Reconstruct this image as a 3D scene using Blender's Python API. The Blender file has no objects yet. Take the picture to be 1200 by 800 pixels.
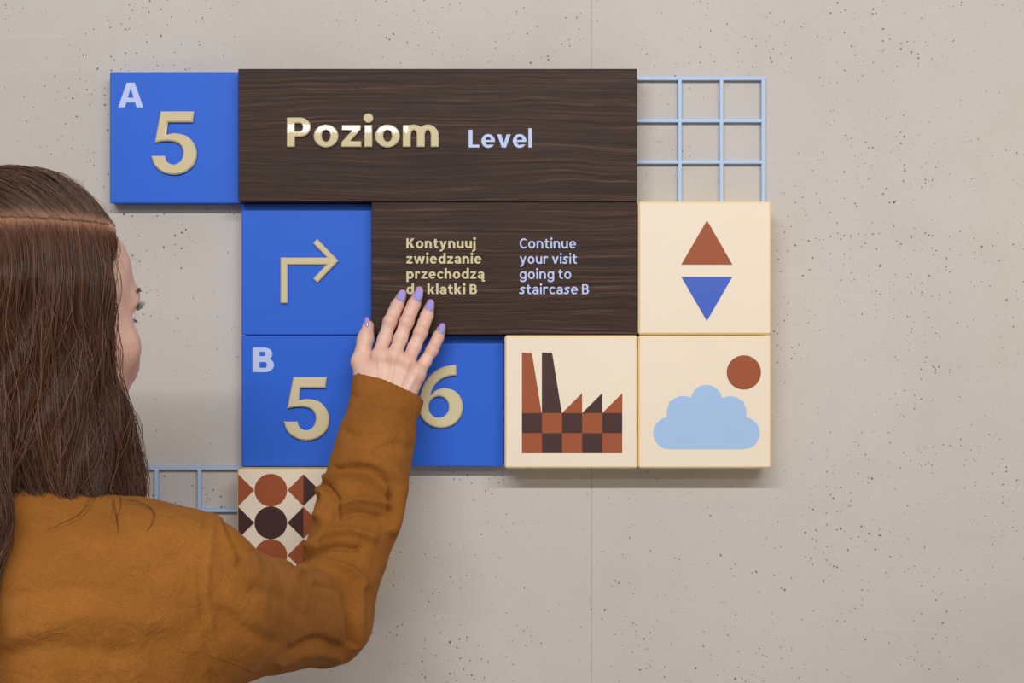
import bpy, bmesh, math, random
import numpy as np
from mathutils import Vector, Matrix

random.seed(7)
rng = np.random.default_rng(11)
SC = bpy.context.scene
COL = SC.collection

# ---------------------------------------------------------------- camera, world, lamps
F_PX = 1662.0          # focal length for a 1200 px wide frame (about 50 mm)
CAM_D = 1.75           # camera to wall
EYE = 1.45             # camera height above the floor
cam = bpy.data.cameras.new('camera')
cam.sensor_width = 36.0
cam.lens = 36.0 * F_PX / 1200.0
camo = bpy.data.objects.new('camera', cam)
camo.location = (0, -CAM_D, EYE)
camo.rotation_euler = (math.pi / 2, 0, 0)
COL.objects.link(camo)
SC.camera = camo

world = bpy.data.worlds.new('room_light')
SC.world = world
world.use_nodes = True
bgn = world.node_tree.nodes['Background']
bgn.inputs[0].default_value = (1.0, 0.93, 0.86, 1)
bgn.inputs[1].default_value = 0.29


def area_lamp(name, loc, target, sx, sy, power, color):
    l = bpy.data.lights.new(name, 'AREA')
    l.shape = 'RECTANGLE'
    l.size, l.size_y = sx, sy
    l.energy = power
    l.color = color
    o = bpy.data.objects.new(name, l)
    o.location = loc
    o.rotation_euler = (Vector(target) - Vector(loc)).to_track_quat('-Z', 'Y').to_euler()
    COL.objects.link(o)
    return o


# two ceiling line lamps parallel to the wall, and a warm lamp further along the wall
area_lamp('ceiling_line_lamp', (0.05, -2.2, EYE + 1.15), (0.05, 0, EYE - 1.25), 2.5, 0.03, 54.0, (1.0, 0.985, 0.965))
area_lamp('ceiling_line_lamp_middle', (-0.1, -3.6, EYE + 1.15), (-0.1, 0, EYE - 0.9), 2.2, 0.04, 15.0, (1.0, 0.98, 0.955))
area_lamp('ceiling_line_lamp_far', (-0.79, -5.0, EYE + 1.0), (-0.75, 0, EYE), 0.60, 0.035, 1.6, (1.0, 0.96, 0.91))
warm = bpy.data.lights.new('warm_lamp', 'POINT')
warm.energy = 3.0
warm.color = (1.0, 0.50, 0.26)
warm.shadow_soft_size = 0.1
wo = bpy.data.objects.new('warm_lamp', warm)
wo.location = (1.25, -0.42, EYE + 0.15)
COL.objects.link(wo)

vs = SC.view_settings
vs.view_transform = 'Standard'
vs.look = 'None'
vs.gamma = 1.0
vs.use_curve_mapping = False
vs.exposure = -0.08


# ---------------------------------------------------------------- helpers
def lin(r, g, b):
    f = lambda c: (c / 255 / 12.92) if c / 255 <= 0.04045 else ((c / 255 + 0.055) / 1.055) ** 2.4
    return (f(r), f(g), f(b), 1.0)


def PX(px, py, y=0.0):
    """a point of the place seen at (px, py) in a 1200x800 frame, y metres from the wall (z relative to eye height)"""
    d = CAM_D + y
    return np.array([(px - 600) / F_PX * d, y, (400 - py) / F_PX * d])


def new_mat(name, color, rough=0.6, spec=0.5, **kw):
    m = bpy.data.materials.new(name)
    m.use_nodes = True
    b = m.node_tree.nodes['Principled BSDF']
    b.inputs['Base Color'].default_value = color
    b.inputs['Roughness'].default_value = rough
    b.inputs['Specular IOR Level'].default_value = spec
    for k, v in kw.items():
        b.inputs[k].default_value = v
    return m


class NT:
    def __init__(s, m):
        s.t = m.node_tree
        s.b = s.t.nodes['Principled BSDF']

    def n(s, kind, **kw):
        o = s.t.nodes.new(kind)
        for k, v in kw.items():
            if k.startswith('i_'):
                key = k[2:]
                key = int(key) if key.isdigit() else key.replace('_', ' ')
                o.inputs[key].default_value = v
            else:
                setattr(o, k, v)
        return o

    def l(s, a, b):
        s.t.links.new(a, b)

    def math(s, op, a, b=None, clamp=False):
        o = s.t.nodes.new('ShaderNodeMath')
        o.operation = op
        o.use_clamp = clamp
        for i, v in enumerate((a, b)):
            if v is None:
                continue
            if isinstance(v, (int, float)):
                o.inputs[i].default_value = v
            else:
                s.l(v, o.inputs[i])
        return o.outputs[0]

    def ramp(s, fac, stops):
        o = s.t.nodes.new('ShaderNodeValToRGB')
        e = o.color_ramp.elements
        while len(e) < len(stops):
            e.new(0.5)
        for i, (p, c) in enumerate(stops):
            e[i].position = p
            e[i].color = c if len(c) == 4 else (*c, 1)
        s.l(fac, o.inputs[0])
        return o.outputs[0]

    def mix(s, fac, a, b, mode='MIX'):
        o = s.t.nodes.new('ShaderNodeMix')
        o.data_type = 'RGBA'
        o.blend_type = mode
        for sock, v in ((o.inputs[0], fac), (o.inputs[6], a), (o.inputs[7], b)):
            if isinstance(v, (int, float, tuple)):
                sock.default_value = v
            else:
                s.l(v, sock)
        return o.outputs[2]

    def bump(s, h, dist, strength=1.0, normal=None):
        o = s.t.nodes.new('ShaderNodeBump')
        o.inputs['Distance'].default_value = dist
        o.inputs['Strength'].default_value = strength
        s.l(h, o.inputs['Height'])
        if normal is not None:
            s.l(normal, o.inputs['Normal'])
        return o.outputs[0]

    def objco(s, scale=(1, 1, 1), loc=(0, 0, 0), geo=False):
        mp = s.t.nodes.new('ShaderNodeMapping')
        mp.inputs['Scale'].default_value = scale
        mp.inputs['Location'].default_value = loc
        if geo:
            g = s.t.nodes.new('ShaderNodeNewGeometry')
            s.l(g.outputs['Position'], mp.inputs[0])
        else:
            c = s.t.nodes.new('ShaderNodeTexCoord')
            s.l(c.outputs['Object'], mp.inputs[0])
        return mp.outputs[0]

    def noise(s, co, scale, detail=3, rough=0.5, dist=0.0):
        o = s.t.nodes.new('ShaderNodeTexNoise')
        o.inputs['Scale'].default_value = scale
        o.inputs['Detail'].default_value = detail
        o.inputs['Roughness'].default_value = rough
        o.inputs['Distortion'].default_value = dist
        s.l(co, o.inputs['Vector'])
        return o.outputs[0]


def make_obj(name, me, mat=None, parent=None, loc=None):
    o = bpy.data.objects.new(name, me)
    COL.objects.link(o)
    if mat is not None and me is not None and len(me.materials) == 0:
        for m in (mat if isinstance(mat, (list, tuple)) else [mat]):
            me.materials.append(m)
    if parent is not None:
        o.parent = parent
    if loc is not None:
        o.location = loc
    return o


def mesh_from(name, v, f, smooth=True):
    me = bpy.data.meshes.new(name)
    v = np.asarray(v, dtype=np.float32)
    f = np.asarray(f, dtype=np.int32)
    me.vertices.add(len(v))
    me.vertices.foreach_set('co', v.ravel())
    k = f.shape[1]
    me.loops.add(f.size)
    me.loops.foreach_set('vertex_index', f.ravel())
    me.polygons.add(len(f))
    me.polygons.foreach_set('loop_start', np.arange(0, f.size, k, dtype=np.int32))
    if smooth:
        me.polygons.foreach_set('use_smooth', np.ones(len(f), dtype=bool))
    me.update(calc_edges=True)
    me.validate()
    return me


def tag(o, label, cat, group=None):
    o['label'] = label
    o['category'] = cat
    if group:
        o['group'] = group
    return o


def thing(name, loc, label, cat, group=None):
    o = bpy.data.objects.new(name, None)
    o.empty_display_size = 0.05
    o.location = loc
    COL.objects.link(o)
    return tag(o, label, cat, group)


def box_mesh(name, x0, x1, y0, y1, z0, z1, bevel=0.0, seg=1, rim_index=None):
    bm = bmesh.new()
    vs_ = [bm.verts.new((x, y, z)) for x in (x0, x1) for y in (y0, y1) for z in (z0, z1)]
    for idx in ((0, 1, 3, 2), (4, 6, 7, 5), (0, 4, 5, 1), (2, 3, 7, 6), (0, 2, 6, 4), (1, 5, 7, 3)):
        bm.faces.new([vs_[i] for i in idx])
    bmesh.ops.recalc_face_normals(bm, faces=bm.faces)
    if bevel > 0:
        bmesh.ops.bevel(bm, geom=list(bm.edges), offset=bevel, segments=seg, affect='EDGES', profile=0.5)
    if rim_index is not None:
        for f in bm.faces:
            f.material_index = 0 if f.normal.y < -0.95 else rim_index
    me = bpy.data.meshes.new(name)
    bm.to_mesh(me)
    bm.free()
    return me


# ---------------------------------------------------------------- materials of the setting and the sign
def concrete_mat():
    m = new_mat('concrete', (0.55, 0.5, 0.45, 1), 0.72, 0.3)
    t = NT(m)
    co = t.objco(geo=True)
    big = t.noise(co, 1.7, 4, 0.55, 0.4)
    mid = t.noise(co, 11, 5, 0.6)
    fine = t.noise(co, 260, 4, 0.65)
    streak = t.noise(t.objco((2.5, 1, 55), geo=True), 1.6, 3, 0.5, 0.6)
    base = t.ramp(big, [(0.3, lin(187, 180, 174)), (0.5, lin(194, 188, 183)), (0.72, lin(200, 194, 189))])
    base = t.mix(t.math('MULTIPLY', t.math('SUBTRACT', mid, 0.5), 0.9, True), base, lin(178, 170, 160))
    base = t.mix(t.ramp(fine, [(0.56, (0, 0, 0)), (0.78, (0.45, 0.45, 0.45))]), base, lin(214, 206, 196))
    base = t.mix(t.ramp(fine, [(0.24, (0.4, 0.4, 0.4)), (0.44, (0, 0, 0))]), base, lin(166, 157, 147))
    base = t.mix(t.ramp(streak, [(0.64, (0, 0, 0)), (0.72, (0.22, 0.22, 0.22))]), base, lin(212, 205, 196))
    # air-bubble pinholes of three sizes
    hole = None
    clus = t.ramp(t.noise(co, 5.5, 3, 0.6), [(0.36, (.35, .35, .35)), (0.62, (1.15, 1.15, 1.15))])
    for sc, thr, keep, seed in ((58, 0.058, 0.66, 0.0), (24, 0.036, 0.62, 3.7), (125, 0.12, 0.68, 8.1), (230, 0.22, 0.66, 5.3)):
        cc = t.n('ShaderNodeVectorMath', operation='ADD')
        t.l(co, cc.inputs[0])
        cc.inputs[1].default_value = (seed, seed * 1.3, seed * 0.7)
        nz = t.n('ShaderNodeTexNoise')
        nz.inputs['Scale'].default_value = 140
        t.l(co, nz.inputs['Vector'])
        off = t.n('ShaderNodeVectorMath', operation='MULTIPLY_ADD')
        t.l(nz.outputs['Color'], off.inputs[0])
        off.inputs[1].default_value = (0.0055, 0.0055, 0.0055)
        t.l(cc.outputs[0], off.inputs[2])
        vo = t.n('ShaderNodeTexVoronoi', feature='F1', i_Scale=float(sc))
        vo.voronoi_dimensions = '3D'
        t.l(off.outputs[0], vo.inputs['Vector'])
        sep = t.n('ShaderNodeSeparateColor')
        t.l(vo.outputs['Color'], sep.inputs[0])
        # per-cell random size: only some cells hold a hole
        size = t.math('MULTIPLY', t.math('SUBTRACT', sep.outputs[0], keep, True), thr * 4.0)
        size = t.math('MULTIPLY', size, clus)
        h = t.math('MULTIPLY', t.math('SUBTRACT', size, vo.outputs['Distance']), 30.0, True)
        hole = h if hole is None else t.math('MAXIMUM', hole, h)
    col = t.mix(t.math('MULTIPLY', hole, 0.85), base, lin(92, 80, 68))
    t.l(col, t.b.inputs['Base Color'])
    h = t.math('SUBTRACT', t.math('MULTIPLY', fine, 0.25), hole)
    t.l(t.bump(h, 0.0012, 0.6), t.b.inputs['Normal'])
    return m


def wood_mat(name, knot):
    m = new_mat(name, (0.05, 0.03, 0.02, 1), 0.55, 0.2)
    t = NT(m)
    co = t.objco(geo=True)
    sep = t.n('ShaderNodeSeparateXYZ')
    t.l(co, sep.inputs[0])
    x, z = sep.outputs[0], sep.outputs[2]
    # lines bend around one knot
    dx = t.math('MULTIPLY', t.math('SUBTRACT', x, knot[0]), 9.0)
    dz = t.math('MULTIPLY', t.math('SUBTRACT', z, knot[1]), 26.0)
    r2 = t.math('ADD', t.math('MULTIPLY', dx, dx), t.math('MULTIPLY', dz, dz))
    infl = t.math('DIVIDE', 1.0, t.math('ADD', 1.0, r2))
    wob = t.noise(t.objco((3.0, 1, 7), geo=True), 1.5, 3, 0.55)
    zz = t.math('ADD', z, t.math('MULTIPLY', wob, 0.022))
    zz = t.math('ADD', zz, t.math('MULTIPLY', t.math('MULTIPLY', infl, dz), -0.016))
    comb = t.n('ShaderNodeCombineXYZ')
    t.l(t.math('MULTIPLY', x, 2.2), comb.inputs[0])
    t.l(t.math('MULTIPLY', zz, 210.0), comb.inputs[2])
    g1 = t.noise(comb.outputs[0], 1.6, 3, 0.6)
    comb2 = t.n('ShaderNodeCombineXYZ')
    t.l(t.math('MULTIPLY', x, 14.0), comb2.inputs[0])
    t.l(t.math('MULTIPLY', zz, 900.0), comb2.inputs[2])
    g2 = t.noise(comb2.outputs[0], 1.0, 2, 0.6)
    comb3 = t.n('ShaderNodeCombineXYZ')
    t.l(t.math('MULTIPLY', x, 0.8), comb3.inputs[0])
    t.l(t.math('MULTIPLY', zz, 22.0), comb3.inputs[2])
    g3 = t.noise(comb3.outputs[0], 1.0, 2, 0.5)
    g = t.math('ADD', t.math('MULTIPLY', g1, 0.62), t.math('MULTIPLY', g2, 0.38))
    col = t.ramp(g, [(0.36, lin(32, 20, 16)), (0.46, lin(52, 35, 28)), (0.56, lin(66, 46, 38)), (0.68, lin(108, 82, 69))])
    col = t.mix(t.math('MULTIPLY', t.math('SUBTRACT', g3, 0.42), 1.6, True), col, lin(50, 35, 28))
    kn = t.math('MULTIPLY', t.math('SUBTRACT', 0.32, r2), 2.2, True)
    col = t.mix(kn, col, lin(44, 26, 20))
    t.l(col, t.b.inputs['Base Color'])
    t.l(t.bump(g, 0.0008, 0.45), t.b.inputs['Normal'])
    return m


def paint_mat(name, rgb, rough=0.5, var=0.05, bumpd=0.0002, spec=0.4):
    m = new_mat(name, lin(*rgb), rough, spec)
    t = NT(m)
    co = t.objco(geo=True)
    n1 = t.noise(co, 900, 2, 0.6)
    n2 = t.noise(co, 9, 2, 0.5)
    dark = lin(*[max(0, c - 255 * var) for c in rgb])
    lite = lin(*[min(255, c + 255 * var * 0.6) for c in rgb])
    t.l(t.ramp(t.math('ADD', t.math('MULTIPLY', n1, 0.5), t.math('MULTIPLY', n2, 0.5)), [(0.3, dark), (0.7, lite)]), t.b.inputs['Base Color'])
    t.l(t.bump(n1, bumpd, 0.5), t.b.inputs['Normal'])
    return m


M = {}
M['concrete'] = concrete_mat()
M['floor'] = paint_mat('floor_screed', (190, 186, 180), 0.6, 0.05, 0.001)
M['blue'] = paint_mat('blue_paint', (44, 100, 212), 0.5, 0.012, spec=0.22)
M['cream'] = paint_mat('cream_paint', (236, 222, 202), 0.5, 0.012)
M['cream_rim'] = paint_mat('cream_rim', (243, 216, 160), 0.45, 0.015)
M['grid_blue'] = paint_mat('pale_blue_paint', (172, 198, 232), 0.45, 0.012)
M['rust'] = paint_mat('rust_print', (155, 79, 43), 0.55, 0.015)
M['umber'] = paint_mat('umber_print', (66, 37, 36), 0.55, 0.012)
M['sky_print'] = paint_mat('pale_blue_print', (163, 194, 234), 0.55, 0.012)
M['blue_print'] = paint_mat('blue_print', (64, 98, 196), 0.55, 0.012)
M['lav_print'] = paint_mat('lavender_print', (184, 199, 243), 0.55, 0.01)
M['gold'] = new_mat('champagne_acrylic', lin(210, 197, 160), 0.02, 0.5)
M['gold'].node_tree.nodes['Principled BSDF'].inputs['Coat Weight'].default_value = 0.0
M['gold'].node_tree.nodes['Principled BSDF'].inputs['Coat Roughness'].default_value = 0.02

# ---------------------------------------------------------------- the setting
S0 = F_PX / CAM_D / 1000.0      # px per mm on the wall
seam_x = PX(693, 400)[0]
wall = make_obj('wall_back', box_mesh('wall_back', -3.2, 3.2, 0.0010, 0.2, 0, 3.2), M['concrete'])
wall['kind'] = 'structure'
for a, b in ((-3.2, seam_x - 0.0006), (seam_x + 0.0006, 3.2)):
    make_obj('concrete_panel', box_mesh('concrete_panel', a, b, 0.0, 0.0010, 0, 3.2, 0.0003), M['concrete'], wall)
floor = make_obj('floor', box_mesh('floor', -3.2, 3.2, -5.6, 0.2, -0.1, 0.0), M['floor'])
floor['kind'] = 'structure'


# ---------------------------------------------------------------- lettering: outlines drawn here, no font file
def E_(x, y, cx, cy, rx, ry):
    return (np.sqrt(((x - cx) / rx) ** 2 + ((y - cy) / ry) ** 2) - 1) * min(rx, ry)


def B_(x, y, x0, x1, y0, y1):
    return np.maximum(np.abs(x - (x0 + x1) / 2) - (x1 - x0) / 2, np.abs(y - (y0 + y1) / 2) - (y1 - y0) / 2)


def R_(x, y, cx, cy, rx, ry, w, t):
    return np.maximum(E_(x, y, cx, cy, rx, ry), -E_(x, y, cx, cy, max(rx - w, .04), max(ry - t, .04)))


def poly_sd(x, y, pts):
    d = np.full(x.shape, 1e9)
    ins = np.zeros(x.shape, bool)
    n = len(pts)
    for i in range(n):
        ax, ay = pts[i]
        bx, by = pts[(i + 1) % n]
        ex, ey = bx - ax, by - ay
        h = np.clip(((x - ax) * ex + (y - ay) * ey) / (ex * ex + ey * ey + 1e-12), 0, 1)
        d = np.minimum(d, (x - ax - h * ex) ** 2 + (y - ay - h * ey) ** 2)
        if ay != by:
            c = ((ay > y) != (by > y)) & (x < (bx - ax) * (y - ay) / (by - ay) + ax)
            ins ^= c
    d = np.sqrt(d)
    return np.where(ins, -d, d)


def catmull(pts, n=8, closed=False):
    P = [np.array(p, float) for p in pts]
    out = []
    m = len(P)
    rng_ = range(m if closed else m - 1)
    for i in rng_:
        if closed:
            p0, p1, p2, p3 = P[i - 1], P[i], P[(i + 1) % m], P[(i + 2) % m]
        else:
            p0 = P[i - 1] if i > 0 else 2 * P[i] - P[i + 1]
            p1, p2 = P[i], P[i + 1]
            p3 = P[i + 2] if i + 2 < m else 2 * P[i + 1] - P[i]
        for k in range(n):
            t = k / n
            out.append(0.5 * ((2 * p1) + (p2 - p0) * t + (2 * p0 - 5 * p1 + 4 * p2 - p3) * t * t + (3 * p1 - p0 - 3 * p2 + p3) * t ** 3))
    if not closed:
        out.append(P[-1])
    return out


def stroke_sd(x, y, pts, hw):
    c = catmull(pts, 6)
    d = np.full(x.shape, 1e9)
    for (ax, ay), (bx, by) in zip(c[:-1], c[1:]):
        ex, ey = bx - ax, by - ay
        h = np.clip(((x - ax) * ex + (y - ay) * ey) / (ex * ex + ey * ey + 1e-12), 0, 1)
        d = np.minimum(d, (x - ax - h * ex) ** 2 + (y - ay - h * ey) ** 2)
    return np.sqrt(d) - hw


CAP = 1.34
ASC = 1.46


def glyph(ch, w, t):
    """width and implicit outline (negative inside) of a letter; x-height is 1"""
    mn, mx = np.minimum, np.maximum

    def arch(x, y, W, top=1.02):
        r = mx(R_(x, y, W / 2, top - 0.5, W / 2, 0.5, w, t), (top - 0.5) - y)
        return mn(r, B_(x, y, W - w, W, 0, top - 0.49))
    if ch == 'o':
        return 1.08, lambda x, y: R_(x, y, .54, .5, .54, .52, w, t)
    if ch == 'n':
        return 1.0, lambda x, y: mn(arch(x, y, 1.0), B_(x, y, 0, w, 0, 1))
    if ch == 'h':
        return 1.0, lambda x, y: mn(arch(x, y, 1.0), B_(x, y, 0, w, 0, ASC))
    if ch == 'u':
        return 1.0, lambda x, y: mn(arch(1 - x, 1 - y, 1.0), B_(1 - x, 1 - y, 0, w, 0, 1))
    if ch == 'm':
        W = 1.58
        a = (W + w) / 2
        return W, lambda x, y: mn(mn(arch(x, y, a), arch(x - a + w, y, a)), B_(x, y, 0, w, 0, 1))
    if ch == 'r':
        return .70, lambda x, y: mn(mx(mx(arch(x, y, .98), x - .70), .62 - y), B_(x, y, 0, w, 0, 1))
    if ch == 'i':
        return w, lambda x, y: mn(B_(x, y, 0, w, 0, 1), E_(x, y, w / 2, 1.31, .56 * w + .02, .56 * w + .02))
    if ch == 'j':
        return w, lambda x, y: mn(mn(B_(x, y, 0, w, -.2, 1), E_(x, y, w / 2, 1.31, .56 * w + .02, .56 * w + .02)),
                                  mx(mx(R_(x, y, -.12, -.19, .12 + w, .26, w, t), y + .19), -.18 - x))
    if ch == 'l':
        return w, lambda x, y: B_(x, y, 0, w, 0, ASC)
    if ch == 't':
        return .70, lambda x, y: mn(mn(B_(x, y, .16, .16 + w, .3, 1.27), B_(x, y, 0, .68, 1 - t, 1)),
                                    mx(mx(R_(x, y, .58, .32, .42, .34, w, t), y - .32), x - .70))
    if ch == 'k':
        return 1.02, lambda x, y: mn(B_(x, y, 0, w, 0, ASC),
                                     mn(poly_sd(x, y, [(w * .8, .40), (.64, 1), (.64 + w * 1.15, 1), (w * .8, .40 + t * .2)]),
                                        mn(poly_sd(x, y, [(w * .8, .36), (.60, 1), (.98, 1), (w * .8 + .28, .46)]),
                                           poly_sd(x, y, [(w * .8 + .05, .56), (.66, 0), (1.04, 0), (w * .8 + .32, .66)]))))
    if ch == 'K':
        c = CAP
        return 1.16, lambda x, y: mn(B_(x, y, 0, w, 0, c),
                                     mn(poly_sd(x, y, [(w * .8, .52), (.72, c), (1.14, c), (w * .8 + .26, .62)]),
                                        poly_sd(x, y, [(w * .8 + .05, .74), (.76, 0), (1.18, 0), (w * .8 + .34, .86)])))
    if ch == 'L':
        return .82, lambda x, y: mn(B_(x, y, 0, w, 0, CAP), B_(x, y, 0, .82, 0, t))
    if ch == 'P':
        yc, ry = .90, CAP - .90

        def fP(x, y):
            b = mx(R_(x, y, .58, yc, .47, ry, w, t), .58 - x)
            b = mn(b, B_(x, y, 0, .585, CAP - t, CAP))
            b = mn(b, B_(x, y, 0, .585, 2 * yc - CAP, 2 * yc - CAP + t))
            return mn(b, B_(x, y, 0, w, 0, CAP))
        return 1.05, fP
    if ch == 'B':
        def fB(x, y):
            b = B_(x, y, 0, w, 0, CAP)
            for y0, y1, W in ((.64, CAP, .96), (0, .78, 1.04)):
                ry = (y1 - y0) / 2
                cx = W - ry * 1.1
                tt = t * .92
                b = mn(b, mx(R_(x, y, cx, (y0 + y1) / 2, ry * 1.1, ry, w, tt), cx - x))
                b = mn(b, B_(x, y, 0, cx + .005, y1 - tt, y1))
                b = mn(b, B_(x, y, 0, cx + .005, y0, y0 + tt))
            return b
        return 1.04, fB
    if ch == 'A':
        def fA(x, y):
            a = mx(poly_sd(x, y, [(0, 0), (.46, CAP), (.90, CAP), (1.36, 0)]), -poly_sd(x, y, [(.36, 0), (.68, CAP - .28), (1.0, 0)]))
            return mn(a, mx(B_(x, y, .25, 1.1, .26, .26 + t), poly_sd(x, y, [(0, 0), (.46, CAP), (.90, CAP), (1.36, 0)])))
        return 1.36, fA
    if ch in 'cC':
        H = 1.0 if ch == 'c' else CAP
        W = .88 if ch == 'c' else 1.12
        r = W * .57

        def fc(x, y):
            g = R_(x, y, r, H / 2, r, H / 2 + .02, w, t)
            cut = mx(mx(r - x, np.abs(y - H / 2) - (H / 2 - t * 1.15)), -1e9)
            return mx(mx(g, -cut), x - W)
        return W, fc
    if ch == 'e':
        def fe(x, y):
            g = R_(x, y, .52, .5, .52, .52, w, t)
            cut = mx(.52 - x, mx(t * 1.05 - y, y - .42))
            g = mx(g, -cut)
            return mn(g, B_(x, y, w * .5, 1.02, .42, .42 + t * .72))
        return 1.04, fe
    if ch == 's':
        return .80, lambda x, y: mx(mx(stroke_sd(x, y, [(.74, .86), (.42, .90), (.16, .74), (.36, .54), (.62, .34), (.42, .10), (.02, .15)], (w + t) * .25),
                                    -y - .03), y - 1.03)
    if ch in 'aą':
        W = .94

        def fa(x, y):
            g = B_(x, y, W - w, W, 0, .62)
            top = mx(R_(x, y, W / 2, .60, W / 2, .42, w, t), .60 - y)
            top = mx(top, -mx(x - .32, y - (1.02 - t * 1.25)))
            g = mn(g, mn(top, mx(R_(x, y, .42, .29, .42, .31, w * .95, t * .85), x - (W - w * .4))))
            if ch == 'ą':
                g = mn(g, stroke_sd(x, y, [(W - .10, .04), (W - .28, -.16), (W - .16, -.30), (W + .05, -.27)], t * .42))
            return g
        return W, fa
    if ch == 'd':
        return 1.06, lambda x, y: mn(mx(R_(x, y, .52, .5, .52, .52, w, t), x - 1.0), B_(x, y, 1.06 - w, 1.06, 0, ASC))
    if ch == 'p':
        return 1.06, lambda x, y: mn(mx(R_(x, y, .54, .5, .52, .52, w, t), .05 - x), B_(x, y, 0, w, -.44, 1))
    if ch == 'g':
        return 1.04, lambda x, y: mn(mn(mx(R_(x, y, .52, .5, .52, .52, w, t), x - 1.0), B_(x, y, 1.04 - w, 1.04, -.09, 1)),
                                     mx(mx(R_(x, y, .50, -.08, .54, .36, w, t), y + .08), .06 - x))
    if ch == 'z':
        return .88, lambda x, y: poly_sd(x, y, [(.02, 1), (.86, 1), (.86, 1 - t * .8), (w * 1.12, t), (.88, t), (.88, 0), (0, 0), (0, t * .8), (.86 - w * 1.12, 1 - t), (.02, 1 - t)])
    if ch == 'v':
        return 1.06, lambda x, y: poly_sd(x, y, [(0, 1), (w * 1.1, 1), (.53, .32), (1.06 - w * 1.1, 1), (1.06, 1), (.53 + w * .55, 0), (.53 - w * .55, 0)])
    if ch == 'y':
        s = .44
        return 1.06, lambda x, y: mn(poly_sd(x, y, [(0, 1), (w * 1.1, 1), (.56, .30), (.60, -.02), (.53 - w * .5, 0)]),
                                     poly_sd(x, y, [(1.06 - w * 1.1, 1), (1.06, 1), (.53 + w * .35, -.14), (.30, -s), (.06, -s), (.06, -s + t), (.22, -s + t), (.42, -.02)]))
    if ch == 'w':
        return 1.60, lambda x, y: poly_sd(x, y, [(0, 1), (w * 1.05, 1), (.44, .36), (.80 - w * .45, 1), (.80 + w * .45, 1), (1.16, .36), (1.60 - w * 1.05, 1), (1.60, 1),
                                                 (1.16 + w * .5, 0), (1.16 - w * .5, 0), (.80, .58), (.44 + w * .5, 0), (.44 - w * .5, 0)])
    raise KeyError(ch)


def contours(f, x0, x1, y0, y1, h):
    """closed zero contours of an implicit outline (marching squares)"""
    xs = np.arange(x0, x1 + h, h)
    ys = np.arange(y0, y1 + h, h)
    X, Y = np.meshgrid(xs, ys)
    V = f(X, Y)
    V = np.where(np.abs(V) < 1e-7, 1e-7, V)
    S = V < 0
    act = np.argwhere((S[:-1, :-1] != S[1:, :-1]) | (S[:-1, :-1] != S[:-1, 1:]) | (S[:-1, :-1] != S[1:, 1:]))
    link = {}

    def pt(e):
        (a, b), (c, d) = e
        va, vb = V[a, b], V[c, d]
        s = va / (va - vb)
        return (xs[b] + (xs[d] - xs[b]) * s, ys[a] + (ys[c] - ys[a]) * s)
    for i, j in act:
        i, j = int(i), int(j)
        c = [(i, j), (i, j + 1), (i + 1, j + 1), (i + 1, j)]
        ed = []
        for k in range(4):
            p, q = c[k], c[(k + 1) % 4]
            if S[p] != S[q]:
                ed.append(((p, q) if p < q else (q, p), S[p]))
        if len(ed) == 2:
            prs = [(ed[0][0], ed[1][0])]
        else:
            prs = [(ed[0][0], ed[1][0]), (ed[2][0], ed[3][0])] if not S[c[0]] else [(ed[3][0], ed[0][0]), (ed[1][0], ed[2][0])]
        for a, b in prs:
            link.setdefault(a, []).append(b)
            link.setdefault(b, []).append(a)
    loops = []
    seen = set()
    for st in link:
        if st in seen:
            continue
        lp = [st]
        seen.add(st)
        cur = st
        while True:
            nx = [e for e in link[cur] if e not in seen]
            if not nx:
                break
            cur = nx[0]
            seen.add(cur)
            lp.append(cur)
        if len(lp) > 5:
            loops.append([pt(e) for e in lp])
    return loops


def solid_from_loops(name, loops, depth, bevel=0.0):
    """2-D outlines (x right, y up) turned into a solid that stands out of the wall by depth; back at y = 0"""
    cu = bpy.data.curves.new(name, 'CURVE')
    cu.dimensions = '2D'
    cu.fill_mode = 'BOTH'
    for lp in loops:
        sp = cu.splines.new('POLY')
        sp.points.add(len(lp) - 1)
        sp.points.foreach_set('co', np.array([(p[0], p[1], 0, 1) for p in lp], dtype=np.float32).ravel())
        sp.use_cyclic_u = True
    cu.extrude = max(depth / 2 - bevel, 1e-5)
    if bevel > 0:
        cu.bevel_depth = bevel
        cu.bevel_resolution = 0
        cu.offset = -bevel
    ob = bpy.data.objects.new(name, cu)
    COL.objects.link(ob)
    dg = bpy.context.evaluated_depsgraph_get()
    me = bpy.data.meshes.new_from_object(ob.evaluated_get(dg))
    bpy.data.objects.remove(ob)
    bpy.data.curves.remove(cu)
    me.name = name
    me.polygons.foreach_set('use_smooth', np.zeros(len(me.polygons), dtype=bool))
    n = len(me.vertices)
    co = np.zeros(n * 3, np.float32)
    me.vertices.foreach_get('co', co)
    co = co.reshape(-1, 3)
    out = np.stack([co[:, 0], -(co[:, 2] - co[:, 2].min()), co[:, 1]], 1)
    me.vertices.foreach_set('co', out.ravel())
    me.materials.clear()
    me.update()
    return me


_gcache = {}


def letter_mesh(ch, w, t, sx, sz, depth, bevel):
    key = (ch, w, t, round(sx, 6), round(sz, 6), depth)
    if key not in _gcache:
        W, f = glyph(ch, w, t)
        lps = contours(f, -.32, W + .25, -.62, 1.75, 0.028)
        _gcache[key] = solid_from_loops('letter', [[(p[0] * sx, p[1] * sz) for p in lp] for lp in lps], depth, bevel)
    return _gcache[key]


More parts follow.
